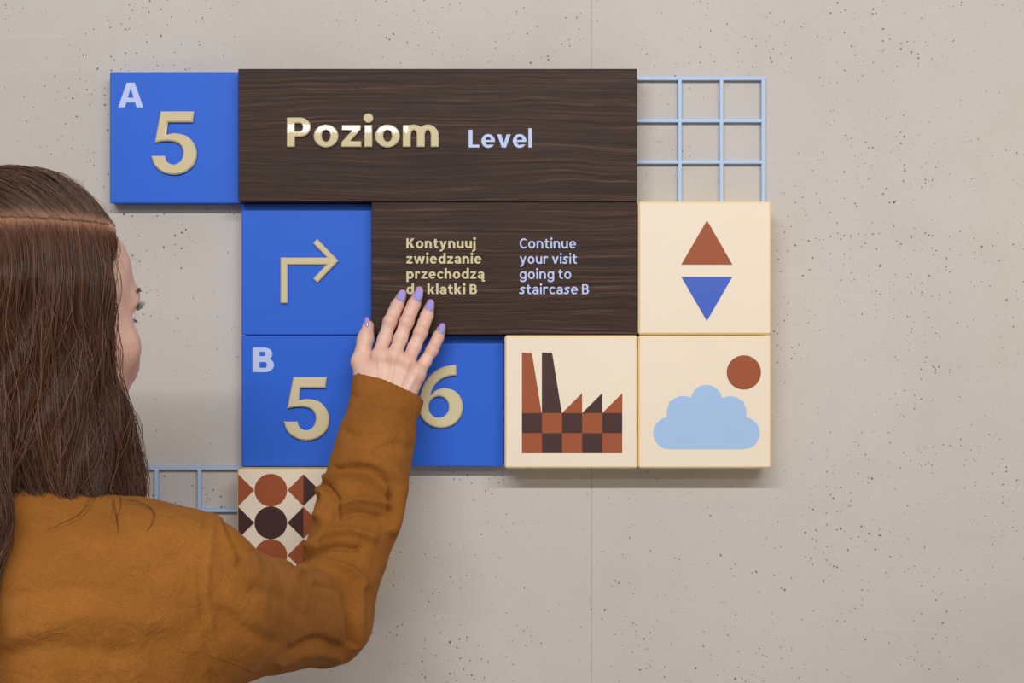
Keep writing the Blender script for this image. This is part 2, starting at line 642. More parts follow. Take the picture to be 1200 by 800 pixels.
def set_text(panel, name, text, x0, x1, base, xh, y, w, t, depth, mat, bevel=0.0, gap=.17, space=.42):
    """a line of separate letters between frame columns x0 and x1 on baseline row base, on the plane y of the panel"""
    total = 0
    pos = []
    for i, ch in enumerate(text):
        if ch == ' ':
            total += space
            continue
        W = glyph(ch, w, t)[0]
        pos.append((ch, total))
        total += W + gap
    total -= gap
    a, b = PX(x0, base, y), PX(x1, base, y)
    sx = (b[0] - a[0]) / total
    sz = xh / F_PX * (CAM_D + y)
    pl = panel.location
    for ch, p in pos:
        me = letter_mesh(ch, w, t, sx, sz, depth, bevel)
        o = make_obj(name, me, mat, panel)
        o.location = (a[0] + p * sx - pl.x, y - pl.y, a[2] + EYE - pl.z)


def frame_shape(panel, name, loops_px, y, depth, mat, bevel=0.0):
    """flat print or raised sign drawn from frame coordinates on the plane y"""
    pl = panel.location
    c = np.mean(np.array(loops_px[0]), axis=0)
    c3 = PX(c[0], c[1], y)
    k = (CAM_D + y) / F_PX
    loops = [[((p[0] - c[0]) * k, -(p[1] - c[1]) * k) for p in lp] for lp in loops_px]
    o = make_obj(name, solid_from_loops(name, loops, depth, bevel), mat, panel)
    o.location = (c3[0] - pl.x, y - pl.y, c3[2] + EYE - pl.z)
    return o


# ---------------------------------------------------------------- sign panels
U_PX = 152.2


def col(i):
    return PX(134.6 + U_PX * i, 400)[0]


def row(i):
    return PX(600, 88.2 + U_PX * i)[2] + EYE


T_BLUE, T_WOOD, T_CREAM = 0.0235, 0.044, 0.050


def panel(name, c0, c1, r0, r1, depth, mats, bevel, label, gap=0.0004, rim=None):
    x0, x1, zt, zb = col(c0) + gap, col(c1) - gap, row(r0) - gap, row(r1) + gap
    t = thing(name, ((x0 + x1) / 2, 0, zb), label, 'sign panel', 'modular sign panels on the concrete wall')
    h = (x1 - x0) / 2
    make_obj('board', box_mesh('board', -h, h, -depth, 0.0, 0.0, zt - zb, bevel, 1, rim), mats, t)
    return t


M['wood_a'] = wood_mat('dark_stained_wood', (PX(522, 187, -T_WOOD)[0], PX(522, 187, -T_WOOD)[2] + EYE))
p_a5 = panel('blue_sign_panel', 0, 1, 0, 1, T_BLUE, M['blue'], 0.0008, 'blue square panel with a pale letter A and raised gold 5')
p_poz = panel('wooden_sign_panel', 1, 4, 0, 1, T_WOOD, M['wood_a'], 0.0007, 'long dark wooden panel reading Poziom Level')
p_arrow = panel('blue_sign_panel', 1, 2, 1, 2, T_BLUE, M['blue'], 0.0008, 'blue square panel with a raised arrow turning right')
p_txt = panel('wooden_sign_panel', 2, 4, 1, 2, T_WOOD, M['wood_a'], 0.0007, 'dark wooden panel with visiting directions in Polish and English, touched by the hand')
p_b56 = panel('blue_sign_panel', 1, 3, 2, 3, T_BLUE, M['blue'], 0.0008, 'wide blue panel with a pale letter B and raised numbers 5 and 6')
cm = [M['cream'], M['cream_rim']]
p_tri = panel('cream_sign_panel', 4, 5, 1, 2, T_CREAM, cm, 0.0022, 'cream square panel with a brown triangle above a blue one', rim=1)
p_fac = panel('cream_sign_panel', 3, 4, 2, 3, T_CREAM, cm, 0.0022, 'cream square panel with a brown chequered factory picture', rim=1)
p_cloud = panel('cream_sign_panel', 4, 5, 2, 3, T_CREAM, cm, 0.0022, 'cream square panel with a pale blue cloud and brown sun', rim=1)
p_pat = panel('cream_sign_panel', 1, 2, 3, 4, T_CREAM, cm, 0.0022, 'cream square panel patterned with brown circles and diamonds, behind the sleeve', rim=1)

# raised numbers, outlines in frame pixels
five = [(325, 240), (510, 240), (502, 300), (365, 300), (356, 368)]
five += [tuple(p) for p in catmull([(356, 368), (405, 361), (468, 376), (508, 418), (524, 472), (508, 532), (462, 573), (402, 588), (342, 577), (294, 540), (272, 485)], 6)[1:]]
five += [tuple(p) for p in catmull([(348, 485), (358, 514), (380, 530), (404, 532), (432, 516), (447, 485), (447, 452), (430, 422), (398, 407), (360, 403), (325, 406), (292, 413)], 6)]


def crop(pts, ox, oy, s):
    return [(ox + p[0] / s, oy + p[1] / s) for p in pts]


def resample(pts, step=0.8):
    out = []
    n = len(pts)
    for i in range(n):
        a, b = np.array(pts[i], float), np.array(pts[(i + 1) % n], float)
        k = max(1, int(np.linalg.norm(b - a) / step))
        k = min(k, 3)
        out += [tuple(a + (b - a) * j / k) for j in range(k)]
    return out


RAISE = 0.0050
frame_shape(p_a5, 'raised_number', [crop(five, 120, 80, 4.706)], -T_BLUE, RAISE, M['gold'], 0.0017)
frame_shape(p_b56, 'raised_number', [crop([(x - 23, y + 3) for x, y in five], 280, 390, 4.706)], -T_BLUE, RAISE, M['gold'], 0.0017)
six_out = [(305, 175), (305, 232)]
six_out += [tuple(p) for p in catmull([(305, 232), (255, 240), (212, 262), (178, 300), (160, 346)], 6)[1:]]
six_out += [tuple(p) for p in catmull([(160, 346), (196, 315), (245, 304), (300, 322), (333, 365), (340, 414), (326, 466), (284, 507), (222, 523), (160, 509), (116, 468), (99, 405), (106, 335), (134, 268), (180, 215), (240, 185), (305, 175)], 6)[1:-1]]
six_in = [(208 + 56 * math.cos(a), 408 + 59 * math.sin(a)) for a in np.linspace(0, 2 * math.pi, 40, endpoint=False)]
frame_shape(p_b56, 'raised_number', [crop(six_out, 470, 390, 4.706), crop(six_in, 470, 390, 4.706)], -T_BLUE, RAISE, M['gold'], 0.0017)
arrow = [(231, 338), (487, 338), (410, 260), (432, 235), (551, 357), (434, 478), (410, 455), (484, 378), (270, 378), (270, 590), (231, 590)]
frame_shape(p_arrow, 'raised_arrow', [crop(arrow, 280, 230, 4.706)], -T_BLUE, 0.004, M['gold'], 0.0013)

PR = 0.0003
set_text(p_a5, 'printed_letter', 'A', 138.7, 167.8, 125.7, 28.7 / CAP, -T_BLUE, .36, .26, PR, M['lav_print'])
set_text(p_b56, 'printed_letter', 'B', 296, 321, 435.8, 28.7 / CAP, -T_BLUE, .34, .25, PR, M['lav_print'])
set_text(p_poz, 'raised_letter', 'Poziom', 336.5, 514.3, 172.6, 25.8, -T_WOOD, .35, .26, 0.004, M['gold'], 0.0012, gap=.13)
set_text(p_poz, 'printed_letter', 'Level', 549.3, 623.6, 172.8, 15.4, -T_WOOD, .29, .21, 0.0006, M['lav_print'], gap=.16)
for s, x1, b in (('Kontynuuj', 557.4, 290.9), ('zwiedzanie', 564.2, 308.8), ('przechodzą', 567.4, 326.6), ('do klatki B', 559.1, 344.5)):
    set_text(p_txt, 'raised_letter', s, 476.4, x1, b, 8.6, -T_WOOD, .32, .25, 0.0020, M['gold'], 0.0, gap=.20)
for s, x1, b in (('Continue', 675, 290.9), ('your visit', 675.9, 308.8), ('going to', 669.4, 326.6), ('staircase B', 690, 344.5)):
    set_text(p_txt, 'printed_letter', s, 609, x1, b, 8.6, -T_WOOD, .25, .20, 0.0005, M['lav_print'], gap=.23)

# up and down triangles
frame_shape(p_tri, 'triangle', [[(828.5, 258), (858.3, 310), (798.3, 310)]], -T_CREAM, PR, M['rust'])
frame_shape(p_tri, 'triangle', [[(798.3, 324.2), (858.3, 324.2), (828.3, 376)]], -T_CREAM, PR, M['blue_print'])


def fc(pts):
    return crop(pts, 560, 380, 3.3333)


# factory
frame_shape(p_fac, 'chimney', [fc([(172, 110), (211, 110), (249, 346), (172, 346)])], -T_CREAM, PR, M['rust'])
frame_shape(p_fac, 'chimney', [fc([(250, 110), (290, 110), (328, 346), (250, 346)])], -T_CREAM, PR, M['umber'])
for i in range(3):
    x0 = 328.5 + 78.6 * i
    frame_shape(p_fac, 'sawtooth_roof', [fc([(x0, 346), (x0 + 78.6, 268), (x0 + 78.6, 346)])], -T_CREAM, PR, M['umber'] if i == 1 else M['rust'])
for r in range(2):
    for c in range(5):
        x0, y0 = 172 + 78.4 * c, 346 + 78.4 * r
        frame_shape(p_fac, 'chequer_square', [fc([(x0, y0), (x0 + 78.4, y0), (x0 + 78.4, y0 + 78.4), (x0, y0 + 78.4)])], -T_CREAM, PR,
                    M['umber'] if (r + c) % 2 == 0 else M['rust'])


# cloud and sun
def circ(cx, cy, r, n=48):
    return [(cx + r * math.cos(a), cy + r * math.sin(a)) for a in np.linspace(0, 2 * math.pi, n, endpoint=False)]


frame_shape(p_cloud, 'sun_disc', [fc(circ(1039, 187.5, 67))], -T_CREAM, PR, M['rust'])


def cloud_f(x, y):
    d = B_(x, y, 747, 1039, 300, 487)
    for cx, cy, r in ((747, 424, 62), (802, 343, 64), (893, 298, 62), (986, 343, 63), (1039, 424, 62)):
        d = np.minimum(d, np.hypot(x - cx, y - cy) - r)
    return d


frame_shape(p_cloud, 'cloud', [fc(max(contours(cloud_f, 660, 1130, 210, 510, 2.3), key=len))], -T_CREAM, PR, M['sky_print'])

# circles and diamonds
px0, py0, pu = 279.2, 555.0, 38.2
for r in range(4):
    cy = py0 + pu * (r + .5)
    ca, cb = (M['rust'], M['umber']) if r % 2 == 0 else (M['umber'], M['rust'])
    h = pu / 2 - .4
    frame_shape(p_pat, 'half_diamond', [[(px0, cy - h), (px0 + h, cy), (px0, cy + h)]], -T_CREAM, PR, ca)
    for k in range(2):
        frame_shape(p_pat, 'circle', [circ(px0 + pu * (1 + 2 * k), cy, pu / 2)], -T_CREAM, PR, ca)
    x = px0 + 2 * pu
    frame_shape(p_pat, 'half_diamond', [[(x, cy - h), (x, cy + h), (x - h, cy)]], -T_CREAM, PR, ca)
    frame_shape(p_pat, 'half_diamond', [[(x, cy - h), (x + h, cy), (x, cy + h)]], -T_CREAM, PR, cb)
    x = px0 + 4 * pu - 1
    frame_shape(p_pat, 'half_diamond', [[(x, cy - h), (x, cy + h), (x - h, cy)]], -T_CREAM, PR, ca)


# pale blue wire grids
def wire_grid(vx, hy, x0, x1, z0, z1, label):
    t = thing('wall_grid', ((x0 + x1) / 2, 0, min(z0, z1)), label, 'wall grid', 'pale blue grids on the concrete wall')
    L = t.location
    w = 0.0022
    for px in vx:
        x = PX(px, 0)[0]
        make_obj('bar', box_mesh('bar', x - w - L.x, x + w - L.x, -0.0075, 0.0, z0 - L.z, z1 - L.z, 0.0004), M['grid_blue'], t)
    for py in hy:
        z = PX(600, py)[2] + EYE
        make_obj('bar', box_mesh('bar', x0 - L.x, x1 - L.x, -0.0071, -0.0004, z - w - L.z, z + w - L.z, 0.0004), M['grid_blue'], t)


wire_grid((796, 844.6, 893.3), (93, 142.1, 190.5), col(4) + .001, PX(895.5, 0)[0], row(1) + .001, PX(0, 91)[2] + EYE, 'pale blue metal grid beside the Poziom panel')
wire_grid((136, 185, 235, 284), (547.5, 597, 647, 697), PX(134, 0)[0], col(1) - .001, PX(0, 699.2)[2] + EYE, row(3) - .001, 'pale blue metal grid beside the panel of circles and diamonds')

# ================================================================ the person
def smin(a, b, k):
    h = np.maximum(k - np.abs(a - b), 0) / k
    return np.minimum(a, b) - h * h * k * 0.25


def smax(a, b, k):
    return -smin(-a, -b, k)


def rc(p, a, b, ra, rb):
    a = np.asarray(a, np.float32)
    b = np.asarray(b, np.float32)
    ab = b - a
    h = np.clip(((p - a) @ ab) / float(ab @ ab), 0, 1)
    d = p - a - h[:, None] * ab
    return np.sqrt((d * d).sum(1)) - (ra + (rb - ra) * h)


def ellip(p, c, r):
    q = (p - np.asarray(c, np.float32))
    r = np.asarray(r, np.float32)
    k0 = np.sqrt(((q / r) ** 2).sum(1))
    k1 = np.sqrt(((q / (r * r)) ** 2).sum(1)) + 1e-9
    return k0 * (k0 - 1) / k1


def rbox(p, c, hx, r):
    q = np.abs(p - np.asarray(c, np.float32)) - (np.asarray(hx, np.float32) - r)
    return np.sqrt((np.maximum(q, 0) ** 2).sum(1)) + np.minimum(q.max(1), 0) - r


def grad(f, p, e=0.0008):
    g = np.empty_like(p)
    for i in range(3):
        d = np.zeros(3, np.float32)
        d[i] = e
        g[:, i] = f(p + d) - f(p - d)
    n = np.sqrt((g * g).sum(1))
    return g / (2 * e), n / (2 * e)


def surf_mesh(f, lo, hi, h, blk=12):
    """surface nets of the implicit form f(points) inside a box"""
    lo = np.array(lo, np.float32)
    n = np.ceil((np.array(hi) - lo) / h / blk).astype(int) * blk
    V = np.full(tuple(n + 1), 1.0, np.float32)
    nb = n // blk
    bi = np.stack(np.meshgrid(*[np.arange(k) for k in nb], indexing='ij'), -1).reshape(-1, 3)
    cen = lo + (bi * blk + blk / 2) * h
    dc = f(cen.astype(np.float32))
    half = blk * h * 0.5 * 1.733 * 1.35 + 0.004
    for b, d in zip(bi, dc):
        if d < -half:
            s = tuple(slice(k * blk, k * blk + blk + 1) for k in b)
            V[s] = -1.0
    near = bi[np.abs(dc) <= half]
    g = np.stack(np.meshgrid(*[np.arange(blk + 1)] * 3, indexing='ij'), -1).reshape(-1, 3)
    CH = 60
    for i in range(0, len(near), CH):
        bb = near[i:i + CH]
        pts = (lo + (bb[:, None, :] * blk + g[None]) * h).reshape(-1, 3).astype(np.float32)
        v = f(pts).reshape(len(bb), blk + 1, blk + 1, blk + 1)
        for k, b in enumerate(bb):
            V[tuple(slice(c * blk, c * blk + blk + 1) for c in b)] = v[k]
    S = V < 0
    cells = np.zeros(tuple(n), np.int8)
    corners = [(a, b, c) for a in (0, 1) for b in (0, 1) for c in (0, 1)]
    for a, b, c in corners:
        cells += S[a:n[0] + a, b:n[1] + b, c:n[2] + c]
    idx = np.argwhere((cells > 0) & (cells < 8))
    vid = np.full(tuple(n), -1, np.int32)
    vid[idx[:, 0], idx[:, 1], idx[:, 2]] = np.arange(len(idx))
    acc = np.zeros((len(idx), 3), np.float64)
    cnt = np.zeros(len(idx))
    for i, ca in enumerate(corners):
        for cb in corners[i + 1:]:
            if sum(x != y for x, y in zip(ca, cb)) != 1:
                continue
            va = V[idx[:, 0] + ca[0], idx[:, 1] + ca[1], idx[:, 2] + ca[2]]
            vb = V[idx[:, 0] + cb[0], idx[:, 1] + cb[1], idx[:, 2] + cb[2]]
            m = (va < 0) != (vb < 0)
            s = np.where(m, va / np.where(m, va - vb, 1), 0)
            pos = np.array(ca) + s[:, None] * (np.array(cb) - np.array(ca))
            acc[m] += pos[m]
            cnt[m] += 1
    P = (lo + (idx + acc / cnt[:, None]) * h).astype(np.float32)
    faces = []
    for ax in range(3):
        u, w = (ax + 1) % 3, (ax + 2) % 3
        sl0 = [slice(1, n[k]) for k in range(3)]
        sl1 = [slice(1, n[k]) for k in range(3)]
        sl0[ax] = slice(0, n[ax])
        sl1[ax] = slice(1, n[ax] + 1)
        A, Bv = S[tuple(sl0)], S[tuple(sl1)]
        e = np.argwhere(A != Bv)
        if len(e) == 0:
            continue
        base = e.copy()
        for k in range(3):
            if k != ax:
                base[:, k] += 1
        flip = A[tuple(e.T)]
        q = []
        for du, dw in ((0, 0), (-1, 0), (-1, -1), (0, -1)):
            c = base.copy()
            c[:, u] += du
            c[:, w] += dw
            q.append(vid[c[:, 0], c[:, 1], c[:, 2]])
        q = np.stack(q, 1)
        q[~flip] = q[~flip][:, ::-1]
        faces.append(q)
    Fq = np.concatenate(faces)
    Fq = Fq[(Fq >= 0).all(1)]
    for _ in range(2):
        gr, gn = grad(f, P)
        step = f(P) / np.maximum(gn, 0.3) ** 2
        P = P - gr * np.clip(step, -h, h)[:, None]
    return P, Fq


UP = np.array([0, 0, EYE], np.float32)


def proj(p):
    d = CAM_D + p[:, 1]
    return np.stack([600 + p[:, 0] / d * F_PX, 400 - p[:, 2] / d * F_PX], 1)


# ---- head frame: she faces the sign, turned to her right of straight ahead
HC = np.array([-0.448, -0.42, 0.018], np.float32)
yaw = math.radians(37)
HF = np.array([math.sin(yaw), math.cos(yaw), 0], np.float32)
HR = np.array([math.cos(yaw), -math.sin(yaw), 0], np.float32)
HU = np.array([0, 0, 1], np.float32)
HB = np.stack([HR, HF, HU], 1)


def to_head(p):
    return ((p - HC) @ HB).astype(np.float32)


def from_head(q):
    return (np.asarray(q, np.float32) @ HB.T + HC).astype(np.float32)


def head_sd(q):
    d = ellip(q, (0, -.012, .035), (.073, .094, .083))
    d = smin(d, ellip(q, (0, .034, .046), (.060, .058, .054)), .03)
    d = smin(d, ellip(q, (0, .044, -.034), (.056, .050, .070)), .03)
    for s in (-1, 1):
        d = smin(d, ellip(q, (s * .040, .058, -.024), (.024, .026, .022)), .022)
        d = smin(d, rc(q, (s * .050, .010, -.065), (0.006 * s, .078, -.090), .014, .014), .03)
        d = smin(d, ellip(q, (s * .020, .083, -.042), (.016, .014, .016)), .02)
    d = smin(d, rc(q, (-.034, .080, .024), (.034, .080, .024), .011, .011), .016)
    for s in (-1, 1):
        d = smax(d, -ellip(q, (s * .031, .103, .007), (.017, .014, .012)), .014)
    d = smin(d, rc(q, (0, .086, .016), (0, .108, -.026), .007, .0095), .012)
    for s in (-1, 1):
        d = smin(d, ellip(q, (s * .011, .099, -.030), (.008, .009, .007)), .007)
    d = smin(d, rc(q, (-.018, .086, -.056), (.018, .086, -.056), .005, .005), .006)
    d = smin(d, rc(q, (-.015, .087, -.066), (.015, .087, -.066), .006, .006), .005)
    d = smin(d, ellip(q, (0, .079, -.091), (.020, .018, .017)), .02)
    for s in (-1, 1):
        e = ellip(q, (s * .076, -.006, -.002), (.007, .018, .031))
        e = smax(e, -ellip(q, (s * .084, .000, .000), (.006, .010, .018)), .006)
        d = smin(d, e, .01)
    d = smin(d, rc(q, (0, -.020, -.05), (-.01, -.075, -.175), .052, .056), .03)
    return d


# ---- arm and hand (joints placed where the photograph shows them)
SH = PX(236, 718, -.47)
EL = PX(381, 726, -.235)
MID = PX(421, 600, -.165)
WR = PX(446, 492, -.092)
CUFF = PX(455, 456, -.085)
fingers = {
    'index': ([(444, 417, -.075), (457, 377, -.0655), (465.5, 358, -.0575), (470.3, 347.5, -.0525)], (.0086, .0080, .0074, .0061)),
    'middle': ([(462, 417, -.077), (476.5, 377, -.0665), (484.8, 357, -.0580), (489.8, 346, -.0530)], (.0088, .0082, .0076, .0062)),
    'ring': ([(478, 424, -.076), (493.0, 389, -.0660), (500.2, 370, -.0575), (503.6, 359, -.0525)], (.0084, .0079, .0073, .0059)),
    'little': ([(490, 437, -.072), (506.5, 410, -.0630), (513.6, 394.5, -.0560), (517.0, 386, -.0520)], (.0082, .0071, .0065, .0053)),
    'thumb': ([(433, 447, -.074), (422.5, 424, -.068), (428.5, 397, -.0585), (431.5, 382, -.0535)], (.0135, .0105, .0092, .0070)),
}
FJ = {k: ([PX(*j) for j in js], r) for k, (js, r) in fingers.items()}


def hand_sd(p):
    palm = None
    wl, wr = WR + np.array([-.014, 0, .0]), WR + np.array([.013, 0, -.004])
    for k, (x0, rr) in {'index': (0.15, .0100), 'middle': (.4, .0105), 'ring': (.65, .0100), 'little': (.95, .0098)}.items():
        a = wl + (wr - wl) * x0
        m = FJ[k][0][0] + np.array([0, .003, 0])
        m = m + (a - m) * .10
        d = rc(p, a, m, .0155, rr)
        palm = d if palm is None else smin(palm, d, .016)
    palm = smin(palm, rc(p, wl, FJ['thumb'][0][0], .015, .0135), .02)
    d = smin(palm, rc(p, FJ['thumb'][0][0], FJ['index'][0][0] + np.array([-.004, .012, -.012]), .012, .008), .016)
    # web between thumb and index
    base = d
    for k, (js, r) in FJ.items():
        if k == 'thumb':
            f = rc(p, js[0], js[1], r[0], r[1])
            f = smin(f, rc(p, js[1], js[2], r[1], r[2]), .006)
            f = smin(f, rc(p, js[2], js[3], r[2], r[3]), .006)
            d = np.minimum(d, smin(base, f, .012))
            continue
        mid = js[0] + (js[1] - js[0]) * 0.5
        f = rc(p, js[0], mid, r[0] * .96, r[1] * .965)
        f = smin(f, rc(p, mid, js[1], r[1] * .965, r[1]), .004)
        m2 = js[1] + (js[2] - js[1]) * 0.55
        f = smin(f, rc(p, js[1], m2, r[1], r[2] * .985), .004)
        f = smin(f, rc(p, m2, js[2], r[2] * .985, r[2]), .004)
        f = smin(f, rc(p, js[2], js[3], r[2], r[3]), .004)
        # knuckle rises and the folds over the middle joint
        f = smin(f, ellip(p, js[1] + np.array([0, -.0028, 0]), (r[1] * .78, .0066, r[1] * .9)), .004)
        d = np.minimum(d, smin(base, f, .007))
    for k in ('index', 'middle', 'ring', 'little'):
        d = smin(d, ellip(p, FJ[k][0][0] + np.array([0, -.0062, 0.0]), (.0072, .0060, .0078)), .009)
    # tendons and skin folds
    q = proj(p)
    dorsal = p[:, 1] < -.066

    def ridge(a, b, amp, sg):
        a, b = np.array(a, float), np.array(b, float)
        ab = b - a
        h = np.clip(((q - a) @ ab) / (ab @ ab), 0, 1)
        e = q - a - h[:, None] * ab
        return amp * np.exp(-(e * e).sum(1) / (sg * sg))
    for a, b in (((462, 418), (452, 470)), ((445, 417), (446, 465)), ((479, 425), (462, 470)), ((489, 437), (470, 472))):
        d = d - np.where(dorsal, ridge(a, b, .0012, 3.0), 0)
    for k in ('index', 'middle', 'ring', 'little'):
        js = fingers[k][0]
        for j, offs in ((1, (-2.3, 0, 2.3)), (2, (-.9, .9))):
            c = np.array(js[j][:2], float)
            ax = np.array(js[j][:2], float) - np.array(js[j - 1][:2], float)
            ax /= np.linalg.norm(ax)
            nn = np.array([-ax[1], ax[0]])
            for o in offs:
                d = d + ridge(c + ax * o - nn * 4.0, c + ax * o + nn * 4.0, .00045, .75)
    return d


def fore_sd(p):
    return smin(rc(p, MID, WR, .030, .021), rc(p, MID, WR + np.array([.012, 0, -.002]), .029, .020), .02)


NB = np.array([-.462, -.475, -.155], np.float32)          # base of the neck
LS = np.array([-.640, -.455, -.205], np.float32)          # left shoulder
LE = np.array([-.690, -.430, -.480], np.float32)
LW = np.array([-.650, -.300, -.670], np.float32)
HIPR, HIPL = np.array([-.375, -.46, -.66]), np.array([-.545, -.46, -.66])


def body_coarse(p):
    d = rbox(p, (-.462, -.465, -.34), (.150, .090, .20), .085)
    d = smin(d, rbox(p, (-.462, -.465, -.60), (.150, .095, .13), .09), .08)
    d = smin(d, rc(p, SH + np.array([0, 0.01, -.01]), LS, .052, .052), .05)
    d = smin(d, rc(p, NB, from_head((0, -.02, -.05)), .056, .05), .03)
    d = smin(d, rc(p, SH, EL, .046, .037), .03)
    d = smin(d, rc(p, EL, MID, .034, .030), .02)
    d = smin(d, fore_sd(p), .02)
    d = smin(d, rc(p, LS, LE, .046, .037), .03)
    d = smin(d, rc(p, LE, LW, .036, .024), .02)
    d = smin(d, ellip(p, LW + np.array([.008, .045, -.04]), (.016, .04, .05)), .02)
    for hp, s in ((HIPR, 1), (HIPL, -1)):
        kn = hp + np.array([0.01 * s, .02, -.36])
        an = hp + np.array([0.012 * s, -.02, -.71])
        d = smin(d, rc(p, hp, kn, .080, .052), .05)
        d = smin(d, rc(p, kn, an, .052, .034), .02)
        d = smin(d, rc(p, an + np.array([0, -.01, -.035]), an + np.array([.01 * s, .15, -.05]), .032, .024), .02)
    return d


def skin_material():
    m = new_mat('skin', lin(226, 187, 167), 0.48, 0.4)
    t = NT(m)
    b = t.b
    b.inputs['Subsurface Weight'].default_value = 0.12
    b.inputs['Subsurface Radius'].default_value = (0.012, 0.005, 0.003)
    b.inputs['Subsurface Scale'].default_value = 0.6
    at = t.n('ShaderNodeAttribute', attribute_name='flush')
    co = t.objco(geo=True)
    n1 = t.noise(co, 90, 4, 0.6)
    n2 = t.noise(co, 700, 3, 0.6)
    c = t.ramp(n1, [(0.3, lin(219, 177, 159)), (0.7, lin(230, 195, 178))])
    c = t.mix(at.outputs['Fac'], c, lin(206, 140, 124))
    t.l(c, b.inputs['Base Color'])
    t.l(t.bump(n2, 0.0003, 0.35), b.inputs['Normal'])
    return m


def build_body():
    bm = bmesh.new()

    def add(P, Fq):
        vs_ = [bm.verts.new(v) for v in P.tolist()]
        for q in Fq.tolist():
            try:
                bm.faces.new([vs_[i] for i in q])
            except ValueError:
                pass
    zc = -.105      # neck cut
    hand_n = (WR - MID) / np.linalg.norm(WR - MID)
    cutp = MID + hand_n * .085
    neck_f = lambda p: smin(head_sd(to_head(p)), rc(p, NB, from_head((0, -.02, -.05)), .056, .05), .03)
    full = body_coarse

    def clip_part(P, Fq, co, no, keep_pos):
        b2 = bmesh.new()
        vs_ = [b2.verts.new(v) for v in P.tolist()]
        for q in Fq.tolist():
            try:
                b2.faces.new([vs_[i] for i in q])
            except ValueError:
                pass
        bmesh.ops.bisect_plane(b2, geom=list(b2.verts) + list(b2.edges) + list(b2.faces), plane_co=co, plane_no=no,
                               clear_inner=keep_pos, clear_outer=not keep_pos)
        return b2

    def absorb(b2):
        me = bpy.data.meshes.new('tmp')
        b2.to_mesh(me)
        b2.free()
        n0 = len(bm.verts)
        bm.from_mesh(me)
        bpy.data.meshes.remove(me)
        bm.verts.ensure_lookup_table()
        return n0
    # head
    P, Fq = surf_mesh(neck_f, (-.60, -.58, -.16), (-.28, -.27, .16), .0030)
    b2 = clip_part(P, Fq, (0, 0, zc), (0, 0, 1), True)
    absorb(b2)
    # hand and wrist
    hf = lambda p: smin(hand_sd(p), fore_sd(p), .02)
    P, Fq = surf_mesh(hf, (-.235, -.17, -.22), (-.06, -.015, .075), .0011)
    b2 = clip_part(P, Fq, cutp.tolist(), hand_n.tolist(), True)
    absorb(b2)
    # the rest of the body under the clothes
    P, Fq = surf_mesh(full, (-.78, -.62, -1.46), (-.08, -.03, -.04), .008)
    b2 = clip_part(P, Fq, (0, 0, zc), (0, 0, 1), False)
    bmesh.ops.bisect_plane(b2, geom=[g for g in list(b2.verts) + list(b2.edges) + list(b2.faces)
                                     if (g.co if isinstance(g, bmesh.types.BMVert) else g.verts[0].co).x > -.25 and
                                     (g.co if isinstance(g, bmesh.types.BMVert) else g.verts[0].co).y > -.25],
                           plane_co=cutp.tolist(), plane_no=hand_n.tolist(), clear_outer=True)
    absorb(b2)
    # join the rims of neck and forearm into one surface
    be = [e for e in bm.edges if e.is_boundary]
    for sel in (lambda v: abs(v.z - zc) < 1e-3 and v.y < -.25, lambda v: abs(float(np.dot(np.array(v) - cutp, hand_n))) < 1e-3 and v.y > -.25):
        es = [e for e in be if e.is_valid and sel(e.verts[0].co) and sel(e.verts[1].co)]
        try:
            bmesh.ops.bridge_loops(bm, edges=es)
        except Exception as ex:
            print('bridge', ex)
    bmesh.ops.translate(bm, verts=bm.verts, vec=(0, 0, EYE))
    for f in bm.faces:
        f.smooth = True
    me = bpy.data.meshes.new('person')
    bm.to_mesh(me)
    bm.free()
    n = len(me.vertices)
    co = np.zeros(n * 3, np.float32)
    me.vertices.foreach_get('co', co)
    co = co.reshape(-1, 3) - UP
    fl = np.zeros(n, np.float32)
    for k, (js, r) in FJ.items():
        for i, a in ((0, .45), (1, .55), (2, .35), (3, .45)):
            d2 = ((co - js[i]) ** 2).sum(1)
            fl += a * np.exp(-d2 / (.010 if i else .012) ** 2) * (co[:, 1] < js[i][1] if i < 3 else 1)
    q = to_head(co)
    for s in (-1, 1):
        fl += .55 * np.exp(-(((q - np.array([s * .044, .066, -.028])) / .024) ** 2).sum(1))
    fl += .9 * np.exp(-(((q - np.array([0, .09, -.061])) / np.array([.022, .02, .009])) ** 2).sum(1))
    a = me.attributes.new('flush', 'FLOAT', 'POINT')
    a.data.foreach_set('value', np.clip(fl, 0, 1))
    return me


person = make_obj('person', build_body(), skin_material())
tag(person, 'long-haired person in a mustard brown jacket resting one hand on the sign', 'person')


def part(name, P, Fq, mat, smooth=True):
    o = make_obj(name, mesh_from(name, np.asarray(P) + UP, Fq, smooth), mat, person)
    return o


# ---- jacket
def fold_field(q, pts, sg):
    d = np.full(len(q), 1e9, np.float32)
    c = catmull(pts, 5)
    for a, b in zip(c[:-1], c[1:]):
        ab = b - a
        h = np.clip(((q - a) @ ab) / (ab @ ab + 1e-9), 0, 1)
        e = q - a - h[:, None] * ab
        d = np.minimum(d, (e * e).sum(1))
    return np.exp(-d / (sg * sg))


CN = np.array([.33, .30, .90])
CN /= np.linalg.norm(CN)
CP = PX(455, 455, -.085)
CA, CB = CUFF + np.array([-.0195, 0, .008]), CUFF + np.array([.0195, 0, -.010])
CAX = (CUFF - MID) / np.linalg.norm(CUFF - MID)

